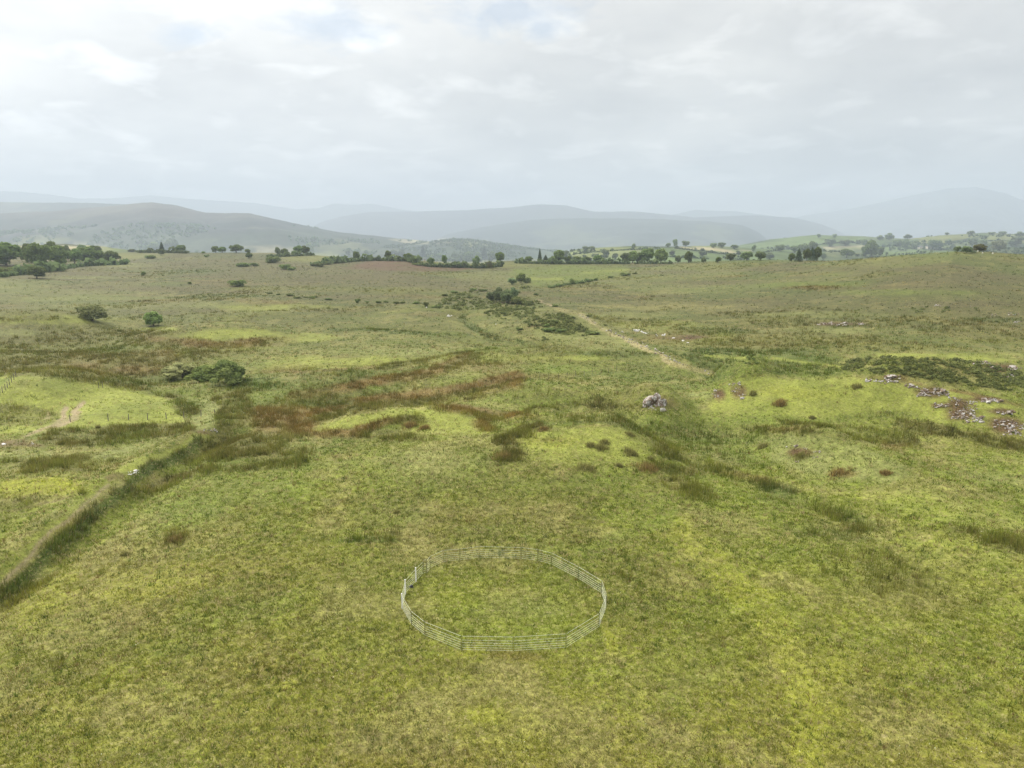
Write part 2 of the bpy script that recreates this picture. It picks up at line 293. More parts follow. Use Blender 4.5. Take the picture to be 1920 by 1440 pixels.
# foreground field
el('D',690,1018,75,9,0,.7); el('G',720,960,90,28,0,.5); el('R',740,1000,14,6,0,.6); el('G',480,920,110,30,10,.4); el('V',800,870,150,30,0,.4); el('G',360,960,90,30,-10,.5)
el('R',330,1010,24,14,0,.5); el('Y',300,1085,110,34,-10,.35); el('Y',90,1120,90,45,-30,.5); ln('S',[(610,1440),(625,1380),(630,1330)],6,.5); el('M',960,1225,60,14,0,.5); el('S',930,1250,50,14,0,.5); el('D',1440,1160,40,30,30,.4); el('D',1560,1000,90,16,10,.4); el('M',1330,1190,40,20,0,.4); el('M',140,1260,90,20,-20,.4); el('D',500,1140,80,20,-10,.35); el('R',60,1090,70,22,-40,.4)
ln('Y',[(1275,1000),(1310,1035),(1350,1075),(1400,1120),(1440,1170),(1480,1260),(1500,1340),(1520,1440)],36,.6); ln('G',[(1080,1035),(1130,1018),(1190,990),(1250,965)],12,.5)
el('G',1300,1230,110,60,0,.25); el('G',960,1150,150,60,0,.5); el('Y',900,1340,60,20,0,.4); el('Y',1150,1200,10,35,0,.5); el('S',1265,1385,60,50,25,.9); el('S',1235,1345,30,20,20,.7); el('Y',1145,1190,9,40,0,.8); el('S',1150,1225,30,12,0,.6); el('Y',870,1215,40,14,0,.5)
el('Y',1550,1300,60,120,0,.3); el('O',1650,1080,160,60,10,.5); el('O',1180,1060,80,40,0,.4); el('O',700,1180,120,60,0,.4); el('S',150,1330,160,40,0,.25); el('S',700,1390,60,30,0,.3); el('O',250,1210,160,40,0,.3)
el('R',80,1245,50,12,-20,.4)

def ras_sample(px, py):
    fx = np.clip((px - RX0) / CELL, 0, RW - 1.01); fy = np.clip((py - RY0) / CELL, 0, RH - 1.01)
    j = fx.astype(int); i = fy.astype(int); u = (fx - j); v = (fy - i)
    def bl(A):
        uu, vv = (u, v) if A.ndim == 2 else (u[:, None], v[:, None])
        return (A[i, j]*(1-uu) + A[i, j+1]*uu)*(1-vv) + (A[i+1, j]*(1-uu) + A[i+1, j+1]*uu)*vv
    edge = ss(-150, -20, px) * (1 - ss(1940, 2070, px)) * (1 - ss(1445, 1485, py)) * ss(332, 345, py)
    return bl(RAS), bl(RAA) * edge, bl(RUSH) * edge, bl(SMO) * edge

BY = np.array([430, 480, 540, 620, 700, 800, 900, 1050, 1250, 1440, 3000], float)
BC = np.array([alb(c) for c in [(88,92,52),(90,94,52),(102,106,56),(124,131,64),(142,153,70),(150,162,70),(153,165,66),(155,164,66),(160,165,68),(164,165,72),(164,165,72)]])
def land_colour(x, y, z):
    """ground colour and rush cover at world points"""
    r = np.hypot(x, y)
    w = .7 + r * .0035
    wx = x + w * fbm(x, y, 9, 3, 41); wy = y + w * 1.6 * fbm(x, y, 11, 3, 57)
    px, py, _ = project(wx, np.where(y > 1, wy, y), z)
    py = np.where(y < 5, 3000, py)
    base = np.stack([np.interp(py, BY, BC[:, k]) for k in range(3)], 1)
    n1 = fbm(x, y * .8, 34, 4, 71); n2 = fbm(x, y, 11, 4, 83); n3 = fbm(x, y, 130, 3, 95)
    far = ss(150, 400, r)[:, None]
    def mix(b, c, m): return b + (alb(C[c]) - b) * m[:, None]
    base = mix(base, 'O', ss(.05, .6, n1) * .7); midz = ss(100, 180, r); base = mix(base, 'R', ss(.2, .65, n1) * .6 * midz); base = mix(base, 'B', ss(.35, .75, fbm(x, y, 48, 3, 119)) * .55 * midz * (1 - .6*far[:, 0])); base = mix(base, 'M', ss(.35, .8, fbm(x, y, 27, 3, 123)) * .6 * midz); base = mix(base, 'D', ss(.15, .6, fbm(x, y, 38, 4, 131)) * .5 * ss(60, 110, r))
    base = mix(base, 'G', ss(.15, .8, -n1) * .35 * (1 - .5 * far[:, 0]))
    base = mix(base, 'S', ss(.25, .9, n2) * .3)
    n4 = fbm(x, y, 5, 3, 107); n5 = fbm(x * .6, y, 15, 4, 111)
    base = mix(base, 'M', ss(.25, .8, n5) * .3 * (1 - far[:, 0])); base = mix(base, 'S', ss(.1, .7, n4) * .5); base = mix(base, 'G', ss(.2, .9, -n4) * .3 * (1 - far[:, 0]))
    base = mix(base, 'D', ss(0, .6, n5) * .7 * far[:, 0]); base = mix(base, 'P', ss(.1, .7, -n5) * .65 * far[:, 0])
    base = mix(base, 'P', ss(0, .6, n3) * .5 * far[:, 0]); base = mix(base, 'V', ss(.15, .7, -n3) * .4 * far[:, 0])
    col, a, rush, smo = ras_sample(px, py)
    a = np.clip(a * (1 + .45 * n2 + .3 * n4), 0, 1) ** 1.1
    base = base * (1 - a[:, None]) + col * a[:, None]
    base = base * np.array([.94, .925, .82])
    base = base * (1 - .24 * ss(150, 300, r) * (1 - .5 * ss(500, 800, r) * smo))[:, None]  # far moor darkened in albedo: rougher heath, with cloud shade painted in
    rush = np.clip(rush * (1 + .4 * n2) + ss(.25, .7, n1) * .4 * midz * (1 - a), 0, 1)
    return base, rush, smo

# ------------------------------------------------------------------ bpy helpers
def tag(o, label=None, cat=None, group=None, kind=None):
    if label: o['label'] = label
    if cat: o['category'] = cat
    if group: o['group'] = group
    if kind: o['kind'] = kind
    return o
def link(o, parent=None):
    COL.objects.link(o)
    if parent: o.parent = parent
    return o
def mesh_np(name, verts, faces, mat=None, col=None, smooth=False, nside=None):
    """verts (n,3); faces (m,k) int"""
    me = bpy.data.meshes.new(name)
    verts = np.asarray(verts, np.float32); faces = np.asarray(faces, np.int32)
    m, k = faces.shape
    me.vertices.add(len(verts)); me.vertices.foreach_set('co', verts.ravel())
    me.loops.add(m * k); me.loops.foreach_set('vertex_index', faces.ravel())
    me.polygons.add(m); me.polygons.foreach_set('loop_start', np.arange(0, m * k, k, dtype=np.int32))
    me.update(calc_edges=True)
    if col is not None:
        a = me.color_attributes.new('Col', 'FLOAT_COLOR', 'POINT')
        c = np.ones((len(verts), 4), np.float32); c[:, :col.shape[1]] = col
        a.data.foreach_set('color', c.ravel())
    if smooth: me.polygons.foreach_set('use_smooth', np.ones(m, bool))
    if mat: me.materials.append(mat)
    return me
def mobj(name, me, parent=None): return link(bpy.data.objects.new(name, me), parent)
def empty(name, loc, rz=0, sc=(1,1,1)):
    o = bpy.data.objects.new(name, None); o.location = loc; o.rotation_euler = (0, 0, rz); o.scale = sc
    o.empty_display_size = .5
    return link(o)
def copy_tree(o, parent=None):
    c = o.copy(); COL.objects.link(c); c.parent = parent
    for ch in [k for k in COL.objects if k.parent == o]: copy_tree(ch, c)
    return c
class MB:
    def __init__(s): s.v = []; s.f = []
    def tube(s, a, b, r0, r1=None, n=6, cap=True):
        r1 = r0 if r1 is None else r1
        a = Vector(a); b = Vector(b); d = (b - a).normalized()
        u = d.orthogonal().normalized(); w = d.cross(u); k = len(s.v)
        for p, r in ((a, r0), (b, r1)):
            for i in range(n):
                t = 2 * math.pi * i / n; s.v.append(p + (u * math.cos(t) + w * math.sin(t)) * r)
        for i in range(n): j = (i + 1) % n; s.f.append((k+i, k+j, k+n+j, k+n+i))
        if cap: s.f.append(tuple(k+i for i in reversed(range(n)))); s.f.append(tuple(k+n+i for i in range(n)))
        return s
    def box(s, c, h, rz=0, top=None):
        k = len(s.v); ca, sa = math.cos(rz), math.sin(rz)
        for z in (-1, 1):
            q = 1 if (z < 0 or top is None) else top
            for x, y in ((-1,-1),(1,-1),(1,1),(-1,1)):
                X, Y = x*h[0]*q, y*h[1]*q; s.v.append(Vector((c[0]+ca*X-sa*Y, c[1]+sa*X+ca*Y, c[2]+z*h[2])))
        for f in ((3,2,1,0),(4,5,6,7),(0,1,5,4),(1,2,6,5),(2,3,7,6),(3,0,4,7)): s.f.append(tuple(k+i for i in f))
        return s
    def ell(s, c, r, nu=10, nv=7, wob=0):
        k = len(s.v)
        for i in range(nv + 1):
            ph = math.pi * i / nv
            for j in range(nu):
                th = 2*math.pi*j/nu; q = 1 + wob * random.uniform(-1, 1)
                s.v.append(Vector((c[0]+r[0]*math.sin(ph)*math.cos(th)*q, c[1]+r[1]*math.sin(ph)*math.sin(th)*q, c[2]+r[2]*math.cos(ph)*q)))
        for i in range(nv):
            for j in range(nu):
                a = k+i*nu+j; b = k+i*nu+(j+1) % nu; s.f.append((a, a+nu, b+nu, b))
        return s
    def mesh(s, name, mat, smooth=False):
        me = bpy.data.meshes.new(name); me.from_pydata([tuple(v) for v in s.v], [], s.f); me.materials.append(mat)
        if smooth:
            for p in me.polygons: p.use_smooth = True
        me.update(); return me

# ------------------------------------------------------------------ materials
def mat(name):
    m = bpy.data.materials.new(name); m.use_nodes = True; nt = m.node_tree; nt.nodes.clear()
    out = nt.nodes.new('ShaderNodeOutputMaterial'); return m, nt, out
def nd(nt, t, **kw):
    n = nt.nodes.new(t)
    for k, v in kw.items():
        if k in n.inputs: n.inputs[k].default_value = v
        else: setattr(n, k, v)
    return n
def noise_node(nt, vec, scale, detail=3, rough=.55, dist=0):
    n = nd(nt, 'ShaderNodeTexNoise'); n.inputs['Scale'].default_value = scale; n.inputs['Detail'].default_value = detail
    n.inputs['Roughness'].default_value = rough; n.inputs['Distortion'].default_value = dist
    nt.links.new(vec, n.inputs['Vector']); return n.outputs['Fac']
def mrange(nt, v, a, b, c=0, d=1):
    n = nd(nt, 'ShaderNodeMapRange'); n.inputs[1].default_value = a; n.inputs[2].default_value = b; n.inputs[3].default_value = c; n.inputs[4].default_value = d
    nt.links.new(v, n.inputs[0]); return n.outputs[0]
def mixc(nt, fac, a, b, mode='MIX'):
    n = nd(nt, 'ShaderNodeMix', data_type='RGBA', blend_type=mode)
    for s, v in ((n.inputs[0], fac), (n.inputs[6], a), (n.inputs[7], b)):
        if hasattr(v, 'links'): nt.links.new(v, s)
        elif isinstance(v, (int, float)): s.default_value = v
        else: s.default_value = (*v, 1)
    return n.outputs[2]
def math_(nt, op, a, b=0):
    n = nd(nt, 'ShaderNodeMath', operation=op)
    for s, v in ((n.inputs[0], a), (n.inputs[1], b)):
        if hasattr(v, 'links'): nt.links.new(v, s)
        else: s.default_value = v
    return n.outputs[0]
def ground_mat(name, near=True):
    m, nt, out = mat(name); L = nt.links.new
    at_ = nd(nt, 'ShaderNodeAttribute', attribute_name='Col'); col = at_.outputs['Color']
    pos = nd(nt, 'ShaderNodeNewGeometry').outputs['Position']
    bs = nd(nt, 'ShaderNodeBsdfPrincipled', Roughness=.9); bs.inputs['Specular IOR Level'].default_value = .15
    if near:
        a = noise_node(nt, pos, .55, 4); b = noise_node(nt, pos, 2.2, 4, .6, .6); c = noise_node(nt, pos, 7., 3, .6); d = noise_node(nt, pos, .12, 4)
        v = math_(nt, 'MULTIPLY', mrange(nt, a, .3, .7, .70, 1.28), mrange(nt, b, .3, .7, .60, 1.4))
        v = math_(nt, 'MULTIPLY', v, mrange(nt, c, .3, .7, .72, 1.28)); v = math_(nt, 'MULTIPLY', v, mrange(nt, d, .3, .7, .9, 1.1))
        rough = mrange(nt, at_.outputs['Alpha'], 0, 1, 1, .35)
        v = math_(nt, 'ADD', 1, math_(nt, 'MULTIPLY', math_(nt, 'SUBTRACT', v, .98), rough))
        col = mixc(nt, 1, col, _grey(nt, v), 'MULTIPLY')
        st = noise_node(nt, pos, 3.1, 5, .7, 1.0)
        col = mixc(nt, math_(nt, 'MULTIPLY', mrange(nt, st, .52, .68, 0, .8), rough), col, tuple(alb((216,202,142))))
        gn = noise_node(nt, pos, 1.1, 5, .7, .8)
        col = mixc(nt, math_(nt, 'MULTIPLY', mrange(nt, gn, .54, .7, 0, .5), rough), col, tuple(alb((106,130,44))))
        br = noise_node(nt, pos, 1.7, 5, .7, .5)
        col = mixc(nt, math_(nt, 'MULTIPLY', mrange(nt, br, .58, .72, 0, .6), rough), col, tuple(alb((128,104,62))))
        fl = nd(nt, 'ShaderNodeTexVoronoi', Scale=2.6); L(pos, fl.inputs['Vector'])
        fm = noise_node(nt, pos, .25, 3)
        fl2 = math_(nt, 'MULTIPLY', mrange(nt, fl.outputs['Distance'], .10, .06), mrange(nt, fm, .52, .6))
        col = mixc(nt, fl2, col, (.55, .56, .42))
        bump = nd(nt, 'ShaderNodeBump', Strength=.8, Distance=.16)
        hgt = math_(nt, 'ADD', math_(nt, 'MULTIPLY', b, 1.1), math_(nt, 'MULTIPLY', c, .45)); L(hgt, bump.inputs['Height']); L(bump.outputs[0], bs.inputs['Normal'])
    else:
        a = noise_node(nt, pos, .02, 5, .6); v = mrange(nt, a, .3, .7, .72, 1.25)
        b = noise_node(nt, pos, .004, 4, .6); v = math_(nt, 'MULTIPLY', v, mrange(nt, b, .3, .7, .75, 1.25))
        col = mixc(nt, 1, col, _grey(nt, v), 'MULTIPLY')
    L(col, bs.inputs['Base Color']); L(bs.outputs[0], out.inputs[0]); return m
def _grey(nt, v):
    n = nd(nt, 'ShaderNodeCombineXYZ')
    for i in range(3): nt.links.new(v, n.inputs[i])
    return n.outputs[0]
def leaf_mat(name, trans=.35, rnd=True):
    m, nt, out = mat(name); L = nt.links.new
    col = nd(nt, 'ShaderNodeAttribute', attribute_name='Col').outputs['Color']
    gain = nd(nt, 'ShaderNodeVectorMath', operation='SCALE'); L(col, gain.inputs[0]); gain.inputs[3].default_value = 2.05 if rnd else 1.2; col = gain.outputs[0]
    if rnd:
        r = nd(nt, 'ShaderNodeObjectInfo').outputs['Random']
        hs = nd(nt, 'ShaderNodeHueSaturation'); L(mrange(nt, r, 0, 1, .478, .515), hs.inputs['Hue']); L(mrange(nt, r, 0, 1, .75, 1.3), hs.inputs['Value'])
        L(col, hs.inputs['Color']); col = hs.outputs[0]
    d = nd(nt, 'ShaderNodeBsdfDiffuse'); t = nd(nt, 'ShaderNodeBsdfTranslucent'); mx = nd(nt, 'ShaderNodeMixShader'); mx.inputs[0].default_value = trans
    L(col, d.inputs[0]); L(col, t.inputs[0]); L(d.outputs[0], mx.inputs[1]); L(t.outputs[0], mx.inputs[2]); L(mx.outputs[0], out.inputs[0]); return m
def plain(name, c, rough=.7, metal=0, var=.25, scale=6, c2=None, thr=(.45,.6), bump=0):
    m, nt, out = mat(name); L = nt.links.new
    pos = nd(nt, 'ShaderNodeTexCoord').outputs['Object']
    n = noise_node(nt, pos, scale, 5, .6)
    col = mixc(nt, 1, c, _grey(nt, mrange(nt, n, .3, .7, 1 - var, 1 + var)), 'MULTIPLY')
    if c2 is not None: col = mixc(nt, mrange(nt, noise_node(nt, pos, scale * .6, 6, .65, .6), *thr), col, c2)
    bs = nd(nt, 'ShaderNodeBsdfPrincipled', Roughness=rough, Metallic=metal)
    L(col, bs.inputs['Base Color'])
    if bump:
        b = nd(nt, 'ShaderNodeBump', Strength=bump, Distance=.1); L(n, b.inputs['Height']); L(b.outputs[0], bs.inputs['Normal'])
    L(bs.outputs[0], out.inputs[0]); return m
M_GROUND = ground_mat('moor_ground'); M_HILL = ground_mat('hill_cover', False)
M_LEAF = leaf_mat('foliage'); M_BLADE = leaf_mat('grass_blades', .4, False)
M_BARK = plain('bark', (.11,.09,.065), .9, 0, .3, 5)
M_GALV = plain('galvanised_steel', (.50,.52,.38), .5, .1, .12, 14)
M_POSTM = plain('weathered_steel', (.085,.095,.07), .6, .3, .2, 8)
M_WHITE = plain('pale_steel', (.78,.76,.74), .5, 0, .08, 9)
M_WOOD = plain('old_fence_wood', (.13,.115,.09), .9, 0, .3, 9)
M_ROCK = plain('lichened_rock', (.46,.44,.41), .9, 0, .4, 2.4, (.14,.095,.06), (.40,.56), 1)
M_ROCKB = plain('white_quartz_rock', (.62,.6,.57), .85, 0, .25, 3, (.25,.2,.16), (.55,.7), .6)
M_WOOL = plain('sheep_wool', (.72,.69,.6), .95, 0, .1, 9)
M_WALLW = plain('cream_render', (.66,.6,.48), .85, 0, .08, 1); M_SLATE = plain('slate_roof', (.13,.13,.14), .7, 0, .2, 2)
M_GLASS = plain('window_glass', (.04,.05,.06), .15, 0, .05, 1); M_BLACK = plain('black_plastic', (.02,.018,.02), .6, 0, .1, 6)

# ------------------------------------------------------------------ ground mesh
for a in [(1752,736,36,11),(1765,761,22,5),(1808,764,30,17),(1818,782,34,12),(1888,775,26,6),(1893,800,34,16),(1674,708,36,7),(1860,752,36,5),(1345,740,12,9),(1388,734,18,12),(1500,845,30,8),(1575,607,44,4),(1228,756,26,12),(1870,692,40,10),(1275,632,50,4)]:
    el('X', *a, 0, .95)
def build_ground():
    rs = [4.0]
    while rs[-1] < 25500:
        r = rs[-1]
        if r < 30: d = .8
        elif r < 900: d = min(max((r*r + 900) / (30*711.) * .62, .075), 3.6 if r > 250 else 2.6)
        elif r < 1600: d = 9
        else: d = r * .06
        rs.append(r + d)
    rs = np.array(rs)
    fine = np.linspace(-44, 44, 981); side = np.concatenate([np.linspace(-180, -46, 60), fine, np.linspace(46, 180, 60)])
    az = np.radians(side)
    A, R = np.meshgrid(az, rs); x = (R * np.sin(A)).ravel(); y = (R * np.cos(A)).ravel()
    yh = np.where(y < 60, 60.0, y)
    z = ground_h(x, y)
    z = np.where(y < 20, ground_h(x, np.full_like(y, 20.)) * 0 + base_h(x*0, y*0+20.) + .25*fbm(x, y, 23, 3, 5), z)
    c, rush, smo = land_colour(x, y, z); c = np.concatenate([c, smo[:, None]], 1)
    z = z + rush * .12 * (1 + fbm(x, y, 1.8, 2, 61)) * (1 - ss(200, 500, R.ravel()))
    nr, na = len(rs), len(az)
    print('ground grid', nr, na)
    i, j = np.meshgrid(np.arange(nr-1), np.arange(na-1), indexing='ij'); a = (i*na + j).ravel()
    f = np.stack([a, a+1, a+na+1, a+na], 1)[:, ::-1]
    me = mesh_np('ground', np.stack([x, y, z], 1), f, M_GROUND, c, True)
    tag(mobj('ground', me), kind='structure', label='rough green and brown moorland ground')
build_ground()

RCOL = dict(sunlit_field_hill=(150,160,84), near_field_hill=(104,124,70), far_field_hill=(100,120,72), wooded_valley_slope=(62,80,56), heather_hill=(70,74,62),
            pale_upland=(110,112,84), middle_fell=(70,78,62), long_fell=(78,80,74), high_mountain=(158,166,170), distant_fell=(110,118,112))  # high_mountain pale: extra haze fade put into its base colour
for name, r in RIDGES.items():
    ns = int((r['s1'] - r['s0']) / 2.2); ny = 110
    S, Y = np.meshgrid(np.linspace(r['s0']+2, r['s1']-2, ns), np.linspace(r['y0'], r['y1'], ny))
    y = Y.ravel(); x = ((S - 960) / F * CP * Y).ravel(); z = r['h'](x, y)
    z = np.maximum(z, -190)
    wx = x + .02*y*fbm(x, y, .03*r['y1'], 3, 14); wy = y + .02*y*fbm(x, y, .03*r['y1'], 3, 15)
    px, py, _ = project(wx, wy, z); col, a, _r, _s = ras_sample(px, py)
    if r['y0'] > 5500: a = a * 0
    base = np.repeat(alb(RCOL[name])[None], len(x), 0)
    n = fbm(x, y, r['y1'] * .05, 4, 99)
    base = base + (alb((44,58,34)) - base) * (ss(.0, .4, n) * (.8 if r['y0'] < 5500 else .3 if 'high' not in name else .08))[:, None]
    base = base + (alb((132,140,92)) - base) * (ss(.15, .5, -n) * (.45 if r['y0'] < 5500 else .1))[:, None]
    if name == 'heather_hill':
        up = ss(420, 395, py); base = base + (alb((116,98,76)) - base) * (up * .5)[:, None]
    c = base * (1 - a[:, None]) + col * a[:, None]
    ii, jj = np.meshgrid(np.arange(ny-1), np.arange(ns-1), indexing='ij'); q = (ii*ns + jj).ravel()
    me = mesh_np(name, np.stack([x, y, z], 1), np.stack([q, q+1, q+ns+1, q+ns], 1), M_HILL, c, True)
    tag(mobj('hill' if 'hill' in name or 'slope' in name or 'upland' in name else 'mountain', me), kind='structure', label=name.replace('_', ' ') + ' in the hazy distance')

# ------------------------------------------------------------------ leaf clouds
def quads(P, N, size, rng, aspect=.8):
    """random leaf-cluster quads at P facing N"""
    n = len(P); N = N / np.maximum(np.linalg.norm(N, axis=1, keepdims=True), 1e-6)
    t = rng.normal(size=(n, 3)); t -= (t * N).sum(1, keepdims=True) * N; t /= np.maximum(np.linalg.norm(t, axis=1, keepdims=True), 1e-6)
    b = np.cross(N, t); s = np.asarray(size)[:, None] * .5 if np.ndim(size) else size * .5
    V = np.stack([P - t*s - b*s*aspect, P + t*s*.9 - b*s*aspect*.7, P + t*s + b*s*aspect, P - t*s*.7 + b*s*aspect*.9], 1)
    return V.reshape(-1, 3), np.arange(n*4).reshape(-1, 4)
def lobe_cloud(lobes, n, size, rng, cols, flat=1.0):
    lobes = np.array(lobes, float); w = lobes[:, 3] ** 2; k = rng.choice(len(lobes), n, p=w / w.sum())
    d = rng.normal(size=(n, 3)); d /= np.linalg.norm(d, axis=1, keepdims=True); d[:, 2] = np.where(d[:, 2] < -.6, -d[:, 2], d[:, 2])
    rr = lobes[k, 3] * (.55 + .5 * rng.random(n) ** .5)
    P = lobes[k, :3] + d * rr[:, None] * np.array([1, 1, flat])
    N = d + rng.normal(size=(n, 3)) * .55
    V, Fc = quads(P, N, size * (.6 + .8 * rng.random(n)), rng)
    tone = rng.random(len(lobes))[k] * .6 + rng.random(n) * .4
    c = cols[0] + (cols[1] - cols[0]) * tone[:, None]
    return V, Fc, np.repeat(c, 4, 0)
def crown_lobes(rng, k, zc, rad, hz, rl):
    out = [(0, 0, zc, rad * .62)]
    for i in range(k):
        th = 2*math.pi*i*.618*1.0 + rng.random()*.7; ph = rng.uniform(-.95, 1.0)
        q = math.sqrt(max(0, 1 - min(1, abs(ph))**2.6)); rr = (rad - rl) * rng.uniform(.75, 1.1)
        out.append((math.cos(th)*q*rr, math.sin(th)*q*rr, zc + ph*(hz - rl*.8), rl * rng.uniform(.65, 1.2)))
    return out
DK = (alb((92,110,62)), alb((128,146,84))); LT = (alb((110,130,72)), alb((146,164,98))); GY = (alb((106,122,84)), alb((144,158,112))); CN = (alb((66,82,54)), alb((94,110,72)))
GO = (alb((102,118,70)), alb((144,156,96))); TH = (alb((104,108,70)), alb((142,142,96)))
def trunk_mesh(rng, h=.45, r=.03, limbs=4, spread=.25):
    m = MB(); lean = rng.uniform(-.03, .03)
    m.tube((0,0,-.03), (lean*.5,0,h*.5), r*1.25, r*.9, 7); m.tube((lean*.5,0,h*.5), (lean,0,h), r*.9, r*.6, 7)
    for i in range(limbs):
        t = 6.283*i/limbs + rng.uniform(0, .8); z0 = h*rng.uniform(.45, .95)
        m.tube((lean*.7,0,z0), (math.cos(t)*spread, math.sin(t)*spread, z0+rng.uniform(.16,.34)), r*.5, r*.14, 5)
    return m.mesh('trunk', M_BARK, True)
def proto(kind, seed):
    rng = np.random.default_rng(seed)
    if kind in ('oak', 'light', 'grey'):
        cols = dict(oak=DK, light=LT, grey=GY)[kind]
        V, Fc, c = lobe_cloud(crown_lobes(rng, 17, .53, .46, .46, .19), 2600, .075, rng, cols)
        return [('trunk', trunk_mesh(rng)), ('crown', mesh_np('crown', V, Fc, M_LEAF, c))]
    if kind == 'thorn':
        L = [(-.3,.1,.28,.24),(.1,-.15,.28,.26),(.3,.15,.27,.22),(-.1,.1,.3,.24),(-.28,0,.62,.24),(.05,.05,.72,.26),(.3,-.05,.55,.22),(-.05,-.2,.5,.2),(.2,.22,.6,.2),(-.22,.2,.55,.18),(.4,.05,.38,.13),(-.42,.03,.72,.12)]
        V, Fc, c = lobe_cloud(L, 2400, .06, rng, TH, .8)
        return [('trunk', trunk_mesh(rng, .4, .04, 5, .3)), ('crown', mesh_np('crown', V, Fc, M_LEAF, c))]
    if kind == 'conifer':
        n = 2200; t = rng.random(n) ** .75; z = .1 + .9 * t; rad = .5 * (1 - t) ** .8 * (.55 + .5 * rng.random(n)) * (1 + .25*np.sin(t*50))
        th = rng.random(n) * 6.283; P = np.stack([np.cos(th)*rad, np.sin(th)*rad, z - rad*.12], 1)
        N = np.stack([np.cos(th)*.5, np.sin(th)*.5, np.ones(n)], 1) + rng.normal(size=(n,3))*.35
        V, Fc = quads(P, N, .07 * (.6 + .8*rng.random(n)), rng); c = CN[0] + (CN[1]-CN[0]) * rng.random((n,1))
        tm = MB().tube((0,0,-.03),(0,0,.97),.025,.004,6).mesh('trunk', M_BARK)
        return [('trunk', tm), ('crown', mesh_np('crown', V, Fc, M_LEAF, np.repeat(c, 4, 0)))]
    if kind == 'bush':
        L = [(rng.uniform(-.33,.33), rng.uniform(-.3,.3), rng.uniform(.2,.55), rng.uniform(.2,.34)) for _ in range(9)]
        V, Fc, c = lobe_cloud(L, 1500, .09, rng, GO)
        return [('foliage', mesh_np('foliage', V, Fc, M_LEAF, c)), ('stem', trunk_mesh(rng, .25, .03, 5, .22))]
PROTO = {}
for kd, seeds in (('oak',(1,2,3,4)),('light',(5,6)),('grey',(7,8,9)),('thorn',(10,11)),('conifer',(12,13)),('bush',(14,15,16))):
    PROTO[kd] = [proto(kd, s) for s in seeds]
ORD = ['first','second','third','fourth','fifth','sixth','seventh','eighth','ninth','tenth','eleventh','twelfth','thirteenth','fourteenth','fifteenth',
       'sixteenth','seventeenth','eighteenth','nineteenth','twentieth','twenty-first','twenty-second','twenty-third','twenty-fourth','twenty-fifth','twenty-sixth','twenty-seventh','twenty-eighth']
NAME = dict(oak='broadleaf_tree', light='broadleaf_tree', grey='broadleaf_tree', thorn='thorn_tree', conifer='conifer_tree', bush='gorse_bush')
NOUN = dict(oak='round dark tree', light='light green tree', grey='grey-green tree', thorn='wind-shaped thorn tree', conifer='dark pointed conifer', bush='low dark bush')
def plant(kind, px, py, hpx, wpx, label, group=None, i=0):
    x, y, z, dep = at(px, py)
    H = hpx / F * dep; W = wpx / F * dep
    if kind != 'bush': H *= 1.08; W *= 1.15
    parts = PROTO[kind][i % len(PROTO[kind])]
    o = empty(NAME[kind], (x, y, z - .04*H), random.uniform(0, 6.28), (W, W, H))
    if kind == 'thorn': o.rotation_euler[2] = random.choice((0, .25, -.2))
    tag(o, label, 'bush' if kind == 'bush' else 'tree', group)
    for nm, me in parts: mobj(nm, me, o)
    return o
def row(where, group, items):
    """items (kind,x,y,h,w) sorted left to right; label says which one from the left"""
    items = sorted(items, key=lambda q: q[1])
    for i, (k, px, py, h, w) in enumerate(items):
        pos = 'leftmost' if i == 0 else ('rightmost' if i == len(items)-1 else ORD[i] + ' from left')
        plant(k, px, py, h, w, f"{NOUN[k]}, {pos} {where}", group, i + int(px))
row('in the big wood at the left edge', 'trees of the wood at the left edge', [
    ('oak',12,498,40,62),('oak',52,492,34,28),('oak',74,504,44,46),('oak',95,494,40,34),('oak',113,500,38,36),('oak',140,495,28,30),('oak',166,494,30,42),('oak',186,492,22,24),('oak',211,494,22,30),('grey',128,490,28,16)])
row('of the undergrowth below the left wood', 'bushes below the left wood', [('bush',8,516,18,30),('bush',32,513,15,34),('bush',54,507,14,30)])
plant('oak',69,522,22,34,'broad dark tree standing alone in front of the left wood',None,1)
row('along the sunlit field above the left wood','trees on the sunlit field edge',[('oak',154,472,13,16),('oak',166,474,9,12),('oak',178,477,16,22),('oak',8,470,12,20)])
row('of the clump on the far left moor crest','clump on the far left moor crest',[('bush',247,472,7,16),('grey',274,472,12,10),('light',289,472,17,24),('conifer',304,474,19,11),('oak',323,473,24,28),('oak',340,474,14,20),('bush',352,474,5,8)])
row('of the crest trees left of centre','crest trees left of centre',[('bush',382,475,5,8),('oak',404,474,12,14),('oak',417,474,11,16),('oak',443,474,15,26),('oak',465,475,8,12)])
row('on the brown slope under the left crest','bushes on the brown slope under the left crest',[('bush',280,485,9,22),('oak',302,479,12,13),('oak',467,485,11,14),('bush',457,500,10,30),('bush',475,499,8,16),('bush',388,482,6,10)])
plant('bush',270,517,10,9,'small dark upright bush alone on the left moor'); plant('bush',444,537,15,28,'dark dome-shaped bush on the open moor left of centre')
plant('bush',355,533,6,7,'tiny dark bush on the left moor'); 
plant('thorn',174,601,31,42,'dark windswept thorn tree beyond the rushes at left',None,0)
plant('light',288,611,25,34,'small bright green round tree with a visible short trunk',None,1)
row('by the pale green field below the hill','trees by the pale green field',[('bush',512,493,15,24),('grey',521,480,16,11),('oak',534,480,13,16),('oak',551,478,8,10),('oak',562,478,17,22),('oak',573,478,17,18),('light',581,477,20,15)])
row('of the pair below the pale green field','round bushes below the pale green field',[('bush',534,505,12,18),('bush',548,507,8,17)])
